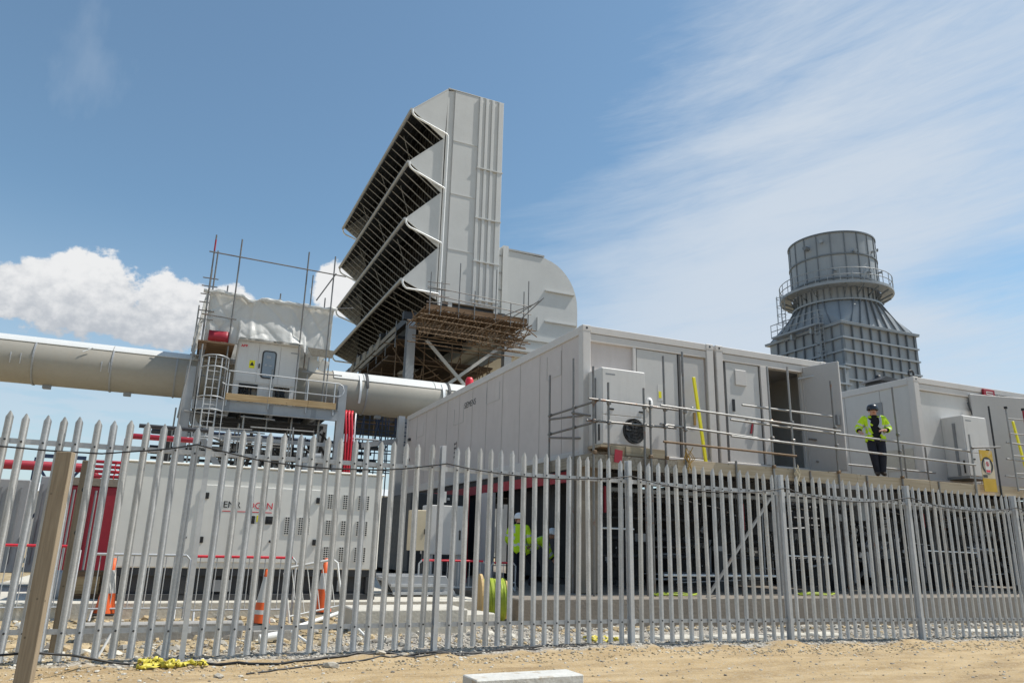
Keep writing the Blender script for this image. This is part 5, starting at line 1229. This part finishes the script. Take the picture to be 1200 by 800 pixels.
# lower scaffold lifts under the tower: boards and a forest of tubes in shade
ls=thing('birdcage_scaffold','dense brown scaffold with board decks slung in the shade under the intake tower','scaffold',(12,40,.2))
mb=MB()
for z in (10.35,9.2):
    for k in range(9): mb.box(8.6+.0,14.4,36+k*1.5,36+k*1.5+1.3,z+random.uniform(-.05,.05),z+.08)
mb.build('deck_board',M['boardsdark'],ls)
for x in (8.9,10.4,11.9,13.4,14.8):
    for y in (35.6,38.5,42,46): MB().tube((x,y,7.4),(x,y,11.4),.03,6).build('standard',M['tuberust'],ls)
for z in (9.0,10.0,10.9,7.8):
    for y in (35.5,38.4,42): MB().tube((8.2,y,z),(15,y,z),.028,6).build('ledger',M['tuberust'],ls)
for k in range(14): MB().tube((random.uniform(8.6,14),35.4,random.uniform(7.5,9)),(random.uniform(8.6,14.6),35.4,random.uniform(9.5,11.3)),.026,6).build('diagonal',M['tuberust'],ls)
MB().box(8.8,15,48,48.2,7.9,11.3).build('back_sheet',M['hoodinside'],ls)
tag(MB().lathe([(.35,-1.2),(.35,1.6)],(10.4,38,10.4),18,axis='y').build('duct_pipe',M['steelgrey']),'short grey duct hanging in the shade under the intake tower','duct')

# ------------------------------------------------------------------ exhaust stack
es=thing('exhaust_stack','blue grey ribbed exhaust stack with round top and railed gallery','exhaust stack',(49.2,43.9,0))
bx0,bx1,by0,by1=45.2,53.2,40.0,47.8; ecx,ecy=49.2,43.9
mb=MB(); mb.box(bx0,bx1,by0,by1,0,18.55); mb.build('casing',M['stack'],es)
for z in (18.45,17.3,16.25,15.1,13.95,12.8,11.6,10.4):
    mb=MB(); s=.30 if z>18.4 else .22
    mb.box(bx0-s,bx1+s,by0-s,by0-.001,z,z+.13); mb.box(bx0-s,bx1+s,by1+.001,by1+s,z,z+.13); mb.box(bx0-s,bx0-.001,by0,by1,z,z+.13); mb.box(bx1+.001,bx1+s,by0,by1,z,z+.13)
    if z>18.4: mb.box(bx0-s-.02,bx1+s+.02,by0-s-.02,by1+s+.02,z+.135,z+.20)
    mb.build('girth_beam',M['stacklight'],es)
mb=MB()
for i in range(1,8):
    x=bx0+i*1.0+.0; mb.box(x-.04,x+.04,by0-.17,by0-.001,0,18.44)
    y=by0+i*.975; mb.box(bx0-.17,bx0-.001,y-.04,y+.04,0,18.44)
mb.box(bx0-.12,bx0+.1,by0-.12,by0+.1,0,18.44); mb.box(bx1-.1,bx1+.12,by0-.12,by0+.1,0,18.44); mb.build('stiffener',M['stackdark'],es)
# square to round transition: four flat triangles between four folded corner cones
cr=3.32; zt,zb=21.15,18.66; nq=10
def cp(t): return (ecx+cr*math.cos(t),ecy+cr*math.sin(t),zt)
cor=[(bx1,by1,zb),(bx0,by1,zb),(bx0,by0,zb),(bx1,by0,zb)]
tr=MB(); rb=MB()
for q in range(4):
    a0=q*PI/2; c=cor[q]
    for k in range(nq):
        t0=a0+PI/2*k/nq; t1=a0+PI/2*(k+1)/nq; tr.add([c,cp(t0),cp(t1)],[(0,1,2)])
    c2_=cor[(q+1)%4]; tr.add([c,c2_,cp(a0+PI/2)],[(0,1,2)])
    n_=Vector((math.cos(a0+PI/2),math.sin(a0+PI/2),.75)); top=Vector(cp(a0+PI/2)); A=Vector(c);B=Vector(c2_)
    for k in range(1,8):
        f=k/8; p=A.lerp(B,f); e=top.lerp(Vector(cp(a0+PI/2+(f-.5)*1.2)),1); 
        p2=p.lerp(e,.97); rb.bar(p+n_*.04,p2+n_*.10,.06,.2,0,n_)
    for f in (.0,): 
        rb.bar(A,Vector(cp(a0+PI/4)),.06,.12,0,(math.cos(a0+PI/4),math.sin(a0+PI/4),.7))
tr.build('transition',M['stack'],es); rb.build('transition_rib',M['stackdark'],es)
mb=MB(); mb.lathe([(cr,21.15),(cr,22.4)],(ecx,ecy,0),64); mb.build('neck',M['stack'],es)
mb=MB()
for k in range(40):
    t=2*PI*k/40; c,s=math.cos(t),math.sin(t); mb.bar((ecx+(cr+.05)*c,ecy+(cr+.05)*s,21.25),(ecx+(cr+.05)*c,ecy+(cr+.05)*s,22.3),.05,.16,0,(c,s,0))
mb.build('neck_rib',M['stackdark'],es)
mb=MB(); mb.lathe([(cr-.01,21.1),(cr+.28,21.1),(cr+.28,21.24),(cr-.01,21.24)],(ecx,ecy,0),64,smooth=False); mb.build('neck_flange',M['stacklight'],es)
R1=3.47
mb=MB(); mb.lathe([(R1,22.4),(R1,27.1)],(ecx,ecy,0),72); mb.lathe([(R1-.08,27.05),(R1-.08,23)],(ecx,ecy,0),72); mb.build('drum',M['stack'],es)
mb=MB()
for z in (22.95,25.05,27.0): mb.lathe([(R1,z),(R1+.10,z),(R1+.10,z+.12),(R1-.09 if z>26 else R1,z+.12)],(ecx,ecy,0),72,smooth=False)
mb.build('drum_ring',M['stackdark'],es)
mb=MB()
for k in range(20):
    t=2*PI*k/20+.1; c,s=math.cos(t),math.sin(t); mb.bar((ecx+(R1+.03)*c,ecy+(R1+.03)*s,22.5),(ecx+(R1+.03)*c,ecy+(R1+.03)*s,27.05),.07,.07,0,(c,s,0))
mb.build('drum_stiffener',M['stackdark'],es)
mb=MB()
for t,z in ((-2.6,26.3),(-.62,26.6),(-1.9,25.3),(-1.3,25.6),(-2.35,23.7),(-1.55,23.6),(-.95,24.1)):
    c,s=math.cos(t),math.sin(t); mb.tube((ecx+R1*c,ecy+R1*s,z),(ecx+(R1+.28)*c,ecy+(R1+.28)*s,z),.10,10); mb.tube((ecx+(R1+.28)*c,ecy+(R1+.28)*s,z),(ecx+(R1+.34)*c,ecy+(R1+.34)*s,z),.16,10)
mb.build('nozzle',M['stacklight'],es)
mb=MB()
for t in (-2.95,.25):
    c,s=math.cos(t),math.sin(t); mb.tube((ecx+R1*c,ecy+R1*s,26.0),(ecx+(R1+.5)*c,ecy+(R1+.5)*s,26.0),.2,10)
mb.build('lifting_trunnion',M['stackdark'],es)
# gallery
mb=MB(); mb.lathe([(R1+.11,22.2),(4.55,22.2),(4.55,22.42),(R1+.11,22.42)],(ecx,ecy,0),72,smooth=False); mb.build('gallery_floor',M['stacklight'],es)
mb=MB(); mb.lathe([(cr+.02,21.6),(4.5,22.19),(cr+.02,22.19)],(ecx,ecy,0),20,smooth=False,a0=.3,a1=.75); 
for k in range(20):
    t=2*PI*k/20; c,s=math.cos(t),math.sin(t); mb.bar((ecx+cr*c,ecy+cr*s,21.6),(ecx+4.4*c,ecy+4.4*s,22.1),.05,.14,0,(0,0,1))
mb.build('gallery_bracket',M['stackdark'],es)
mb=MB()
for z in (22.95,23.5): mb.path([(ecx+4.5*math.cos(2*PI*k/60),ecy+4.5*math.sin(2*PI*k/60),z) for k in range(61)],.035,6)
for k in range(30): t=2*PI*k/30; mb.tube((ecx+4.5*math.cos(t),ecy+4.5*math.sin(t),22.42),(ecx+4.5*math.cos(t),ecy+4.5*math.sin(t),23.5),.03,6)
mb.build('gallery_rail',M['stacklight'],es)
# lower side gallery on the left face with caged ladders
mb=MB(); mb.box(bx0-.95,bx0-.3,41.4,46.6,18.7,18.84); mb.box(bx0-.7,bx0-.3,42.4,42.6,18.2,18.69); mb.box(bx0-.7,bx0-.3,44.5,44.7,18.2,18.69); mb.build('side_gallery',M['stacklight'],es)
mb=MB()
for z in (19.3,19.85): mb.tube((bx0-.93,41.4,z),(bx0-.93,46.6,z),.035,6); mb.tube((bx0-.93,41.4,z),(bx0-.3,41.4,z),.035,6)
for k in range(8): y=41.4+k*.74; mb.tube((bx0-.93,y,18.84),(bx0-.93,y,19.85),.03,6)
mb.build('side_rail',M['stacklight'],es)
def ladder(x,y,z0,z1,r=.38):
    mb=MB()
    for dy in (-.22,.22): mb.tube((x,y+dy,z0),(x,y+dy,z1),.035,6)
    k=z0
    while k<z1: mb.tube((x,y-.22,k),(x,y+.22,k),.022,6); k+=.3
    k=z0+1.5
    while k<=z1: mb.path([(x-r*1.6*math.sin(PI*j/8),y+r*math.cos(PI*j/8),k) for j in range(9)],.028,6); k+=.75
    for j in (2,4,6): mb.tube((x-r*1.6*math.sin(PI*j/8),y+r*math.cos(PI*j/8),z0+1.5),(x-r*1.6*math.sin(PI*j/8),y+r*math.cos(PI*j/8),z1),.022,6)
    mb.build('caged_ladder',M['stacklight'],es)
ladder(bx0-.35,41.7,9,19.6); ladder(bx0-.25,45.7,18.4,22.3)
# silencer duct in front of the stack
du=thing('exhaust_duct','blue grey ribbed duct at the foot of the exhaust stack behind the containers','duct',(42,42,0))
mb=MB(); mb.box(38.5,45.0,39.6,48,0,14.9); mb.build('casing',M['stack'],du); mb=MB()
for x in (39.3,41,42.7,44.4): mb.box(x,x+.12,39.4,39.599,0,14.9)
for z in (14.7,13.4,12.): mb.box(38.3,45.0,39.35,39.598,z,z+.14); mb.box(38.25,38.499,39.6,48,z,z+.14)
mb.build('stiffener',M['stacklight'],du)

# ------------------------------------------------------------------ people
def person(label,loc,rz,P,look,helmet,hv='jacket',scale=1.):
    """body grown over a posed skeleton; clothes are shells cut from it"""
    J=P
    E_=[('pelvis','spine'),('spine','chest'),('chest','neckb'),('neckb','neck'),('neck','head'),('head','crown'),('head','nose')]
    for s in 'LR': E_+=[('chest','sh'+s),('sh'+s,'el'+s),('el'+s,'wr'+s),('wr'+s,'pa'+s),('pelvis','hi'+s),('hi'+s,'kn'+s),('kn'+s,'an'+s),('an'+s,'to'+s)]
    Rd=dict(pelvis=(.155,.115),spine=(.15,.115),chest=(.165,.12),neckb=(.085,.075),neck=(.06,.06),head=(.078,.095),crown=(.07,.085),nose=(.016,.016))
    for s in 'LR': Rd.update({'sh'+s:(.075,.075),'el'+s:(.052,.052),'wr'+s:(.036,.03),'pa'+s:(.042,.026),'hi'+s:(.115,.12),'kn'+s:(.088,.09),'an'+s:(.062,.065),'to'+s:(.045,.035)})
    # fingers
    for s in 'LR':
        w=Vector(J['wr'+s]);p=Vector(J['pa'+s]); d=(p-w).normalized(); sx=1 if s=='L' else -1
        side=d.cross(Vector((0,0,1))).normalized(); dn=side.cross(d)
        for i,(o,l) in enumerate(((-.032,.07),(-.011,.082),(.011,.078),(.032,.06))):
            a=p+side*o+d*.03; b=a+d*l*.55-Vector((0,0,.012)); c=b+d*l*.35-Vector((0,0,.035))
            for n_,q in (('fa',a),('fb',b),('fc',c)): J['%s%d%s'%(n_,i,s)]=tuple(q); Rd['%s%d%s'%(n_,i,s)]=(.0095,.0095)
            E_+=[('pa'+s,'fa%d%s'%(i,s)),('fa%d%s'%(i,s),'fb%d%s'%(i,s)),('fb%d%s'%(i,s),'fc%d%s'%(i,s))]
        a=p-side*.04*sx-d*.02; b=a-side*.02*sx+d*.04; J['ta'+s]=tuple(a);J['tb'+s]=tuple(b);Rd['ta'+s]=(.013,.013);Rd['tb'+s]=(.010,.010); E_+=[('pa'+s,'ta'+s),('ta'+s,'tb'+s)]
    names=list(dict.fromkeys([n for e in E_ for n in e])); names.remove('pelvis'); names=['pelvis']+names; idx={n:i for i,n in enumerate(names)}
    me=bpy.data.meshes.new('tmp'); me.from_pydata([J[n] for n in names],[(idx[a],idx[b]) for a,b in E_],[]); o=bpy.data.objects.new('tmp',me); COL.objects.link(o)
    sk=o.modifiers.new('skin','SKIN'); sk.use_smooth_shade=True; o.modifiers.new('sub','SUBSURF').levels=2; o.modifiers['sub'].render_levels=2
    for i,n in enumerate(names): 
        me.skin_vertices[0].data[i].radius=Rd[n]; me.skin_vertices[0].data[i].use_root=(i==0)
    dg=bpy.context.evaluated_depsgraph_get(); dg.update(); ev=bpy.data.meshes.new_from_object(o.evaluated_get(dg)); bpy.data.objects.remove(o)
    ev.name='body'
    segs=[(a,b,Vector(J[a]),Vector(J[b])) for a,b in E_]
    def near(c):
        best=None
        for a,b,p,q in segs:
            d=q-p; t=max(0,min(1,(c-p).dot(d)/max(1e-9,d.dot(d)))); e=(c-(p+d*t)).length-.5*(Rd[a][0]*(1-t)+Rd[b][0]*t)
            if best is None or e<best[0]: best=(e,a,b,t)
        return best[1:]
    for m in (M['skin'],M['blacktex'],M['navy'],M['boot']): ev.materials.append(m)
    root=thing('person',label,'person',loc); root.rotation_euler=(0,0,rz); root.scale=(scale,)*3
    lab=[]
    for p in ev.polygons:
        a,b,t=near(p.center); p.use_smooth=True
        if a in('neck','head') or b in ('nose',): k=0
        elif a.startswith(('wr','pa','f','t')) and not a.startswith('to'): k=0
        elif a.startswith('el') and t>.9: k=0
        elif a.startswith('an') or b.startswith('to'): k=3
        elif a.startswith(('hi','kn')) or b.startswith('hi') : k=2
        else: k=1
        if k==1 and p.center.z<J['pelvis'][2]-.02 and a in('pelvis','spine'): k=2
        p.material_index=k; lab.append((a,b,t))
    body=bpy.data.objects.new('body',ev); COL.objects.link(body); body.parent=root
    # hi vis shell
    vn=[v.normal.copy() for v in ev.vertices]; keep=[];mi=[]
    ax=(Vector(J['neckb'])-Vector(J['pelvis'])).normalized(); 
    for p,(a,b,t) in zip(ev.polygons,lab):
        arm=a.startswith(('sh','el')) and not(a.startswith('el') and t>.62)
        torso=a in('pelvis','spine','chest') and not b.startswith('hi') or (a=='pelvis' and b.startswith('hi'))
        if hv=='vest': arm=False
        if not (arm or torso): continue
        c=p.center
        if torso and a in ('pelvis',) and c.z<J['pelvis'][2]-.09: continue
        if torso and c.y<-.02 and abs(c.x-J['chest'][0])<(.075 if hv=='jacket' else .02): continue
        h=(c-Vector(J['pelvis'])).dot(ax)
        band=0
        if torso and (abs(h-.09)<.028 or abs(h-.27)<.028): band=1
        if torso and h>.27 and abs(abs(c.x-J['chest'][0])-.12)<.022: band=1
        if arm and ((a.startswith('el') and abs(t-.35)<.12) or (a.startswith('sh') and abs(t-.6)<.09)): band=1
        keep.append(tuple(p.vertices)); mi.append(band)
    used=sorted({i for f in keep for i in f}); mp={i:j for j,i in enumerate(used)}
    jm=bpy.data.meshes.new('hi_vis_jacket'); jm.from_pydata([tuple(ev.vertices[i].co+vn[i]*.024) for i in used],[],[tuple(mp[i] for i in f) for f in keep])
    jm.materials.append(M['hivis']); jm.materials.append(M['reflect'])
    for p,k in zip(jm.polygons,mi): p.material_index=k; p.use_smooth=True
    jo=bpy.data.objects.new('hi_vis_jacket',jm); COL.objects.link(jo); jo.parent=root; so_=jo.modifiers.new('t','SOLIDIFY'); so_.thickness=.012; so_.offset=0
    # helmet
    hc=Vector(J['head'])*.35+Vector(J['crown'])*.65; mb=MB()
    mb.lathe([(.125,-.015),(.122,.03),(.108,.075),(.075,.11),(.03,.127),(0,.13)],hc,24); mb.lathe([(.125,-.015),(.118,-.025),(.112,-.015)],hc,24)
    pk=[(hc.x+.12*math.cos(a),hc.y+.12*math.sin(a)-.0,hc.z-.012) for a in [PI+PI*k/10 for k in range(11)]]; pk2=[(hc.x+.125*math.cos(a),hc.y+.185*math.sin(a),hc.z-.028) for a in [PI+PI*k/10 for k in range(11)]]
    mb.add(pk+pk2,[(k,k+1,12+k,11+k) for k in range(10)],0,True)
    me=MB(); hobj=mb.build('helmet',M[helmet],None); hobj.parent=root
    for v in hobj.data.vertices: pass
    hd=Vector(J['head']); eb=MB()
    for s in (-1,1): eb.lathe([(.013*math.sin(PI*k/6),-.013*math.cos(PI*k/6)) for k in range(7)],(hd.x+s*.033,hd.y-.088,hd.z+.015),10)
    e=eb.build('eye',M['boot'],None); e.parent=root
    mo=MB(); mo.obox((hd.x,hd.y-.088,hd.z-.05),(.05,.012,.010)); e=mo.build('mouth',M['red'],None); e.parent=root
    er=MB()
    for s in (-1,1): er.lathe([(.012*math.sin(PI*k/5),.03*-math.cos(PI*k/5)) for k in range(6)],(hd.x+s*.082,hd.y+.0,hd.z),8)
    e=er.build('ear',M['skin'],None); e.parent=root
    return root
stand=dict(pelvis=(0,0,.93),spine=(0,-.015,1.08),chest=(0,-.01,1.30),neckb=(0,.0,1.45),neck=(0,-.015,1.51),head=(0,-.03,1.595),crown=(0,-.015,1.68),nose=(0,-.135,1.585),
  shL=(.185,.0,1.40),elL=(.29,.03,1.15),wrL=(.17,-.20,1.09),paL=(.11,-.255,1.09),shR=(-.185,.0,1.40),elR=(-.33,.0,1.17),wrR=(-.34,-.21,1.06),paR=(-.33,-.28,1.04),
  hiL=(.095,0,.87),knL=(.10,-.03,.48),anL=(.085,.03,.09),toL=(.10,-.12,.045),hiR=(-.095,0,.87),knR=(-.07,-.04,.48),anR=(-.02,.03,.09),toR=(-.05,-.13,.045))
person('man in yellow hi-vis jacket and dark helmet standing at the walkway rail',(15.72,13.22,3.075),math.radians(-38),dict(stand),0,'helmetdark','jacket',1.03).scale=(1.16,1.12,1.03)
back=dict(stand); back.update(elL=(.27,-.02,1.13),wrL=(.22,-.24,1.02),paL=(.20,-.31,1.0),elR=(-.27,-.02,1.13),wrR=(-.24,-.22,1.0),paR=(-.22,-.29,.98))
person('standing worker in hi-vis jacket and white helmet in the shade under the deck',(6.76,15.05,.32),math.radians(150),back,0,'helmetwhite','jacket',.9)
bend=dict(stand); bend.update(pelvis=(0,.1,.80),spine=(0,.02,.92),chest=(0,-.2,1.05),neckb=(0,-.32,1.12),neck=(0,-.37,1.14),head=(0,-.45,1.17),crown=(0,-.49,1.25),nose=(0,-.54,1.12),shL=(.185,-.28,1.06),elL=(.22,-.36,.80),wrL=(.15,-.5,.62),paL=(.13,-.55,.56),shR=(-.185,-.28,1.06),elR=(-.22,-.36,.8),wrR=(-.15,-.5,.62),paR=(-.13,-.55,.56),
  hiL=(.095,.1,.74),knL=(.12,-.14,.44),anL=(.11,.05,.09),toL=(.12,-.1,.045),hiR=(-.095,.1,.74),knR=(-.12,-.14,.44),anR=(-.11,.05,.09),toR=(-.12,-.1,.045))
person('worker in hi-vis jacket bending forward beside the standing worker under the deck',(7.35,15.6,.32),math.radians(60),bend,0,'helmetwhite','jacket',.97)

# pieces that could be lifted off one by one become parts of their own
def split_loose(o):
    me=o.data; n=len(me.vertices); par=list(range(n))
    def find(i):
        while par[i]!=i: par[i]=par[par[i]]; i=par[i]
        return i
    for e in me.edges:
        a,b=find(e.vertices[0]),find(e.vertices[1])
        if a!=b: par[a]=b
    # caps are separate rings on the same spots: join by place
    at={}
    for v in me.vertices:
        k=(round(v.co.x,4),round(v.co.y,4),round(v.co.z,4))
        if k in at:
            a,b=find(at[k]),find(v.index)
            if a!=b: par[a]=b
        else: at[k]=v.index
    gr={}
    for p in me.polygons: gr.setdefault(find(p.vertices[0]),[]).append(p)
    if len(gr)<2: return
    first=True; mats=list(me.materials)
    for ps in gr.values():
        used=sorted({i for p in ps for i in p.vertices}); mp={i:j for j,i in enumerate(used)}
        nm=bpy.data.meshes.new(me.name); nm.from_pydata([me.vertices[i].co[:] for i in used],[],[[mp[i] for i in p.vertices] for p in ps])
        for m in mats: nm.materials.append(m)
        for a,b in zip(nm.polygons,ps): a.material_index=b.material_index; a.use_smooth=b.use_smooth
        if first: o.data=nm; first=False
        else:
            c=o.copy(); c.data=nm; COL.objects.link(c)
SPLIT={'plinth','leg','cable_bundle','small_pipe','cover_plate','blocker_base','duct_stiffener','recess','brace','bearing_block','sight_tube','side_plate','hanger_tube','ladder_stile','wall_bracket','toe_board','side_deck','deck_board','cover','speck_box','grip','splice_plate','lifting_trunnion','nozzle','base_beam','flange_clip','eye','ear','packing_board','bolt','gallery_bracket','screen_brace','putlog','duct_flange','downpipe'}
for o in list(COL.objects):
    if o.type=='MESH' and o.parent and o.name.split('.')[0] in SPLIT: split_loose(o)
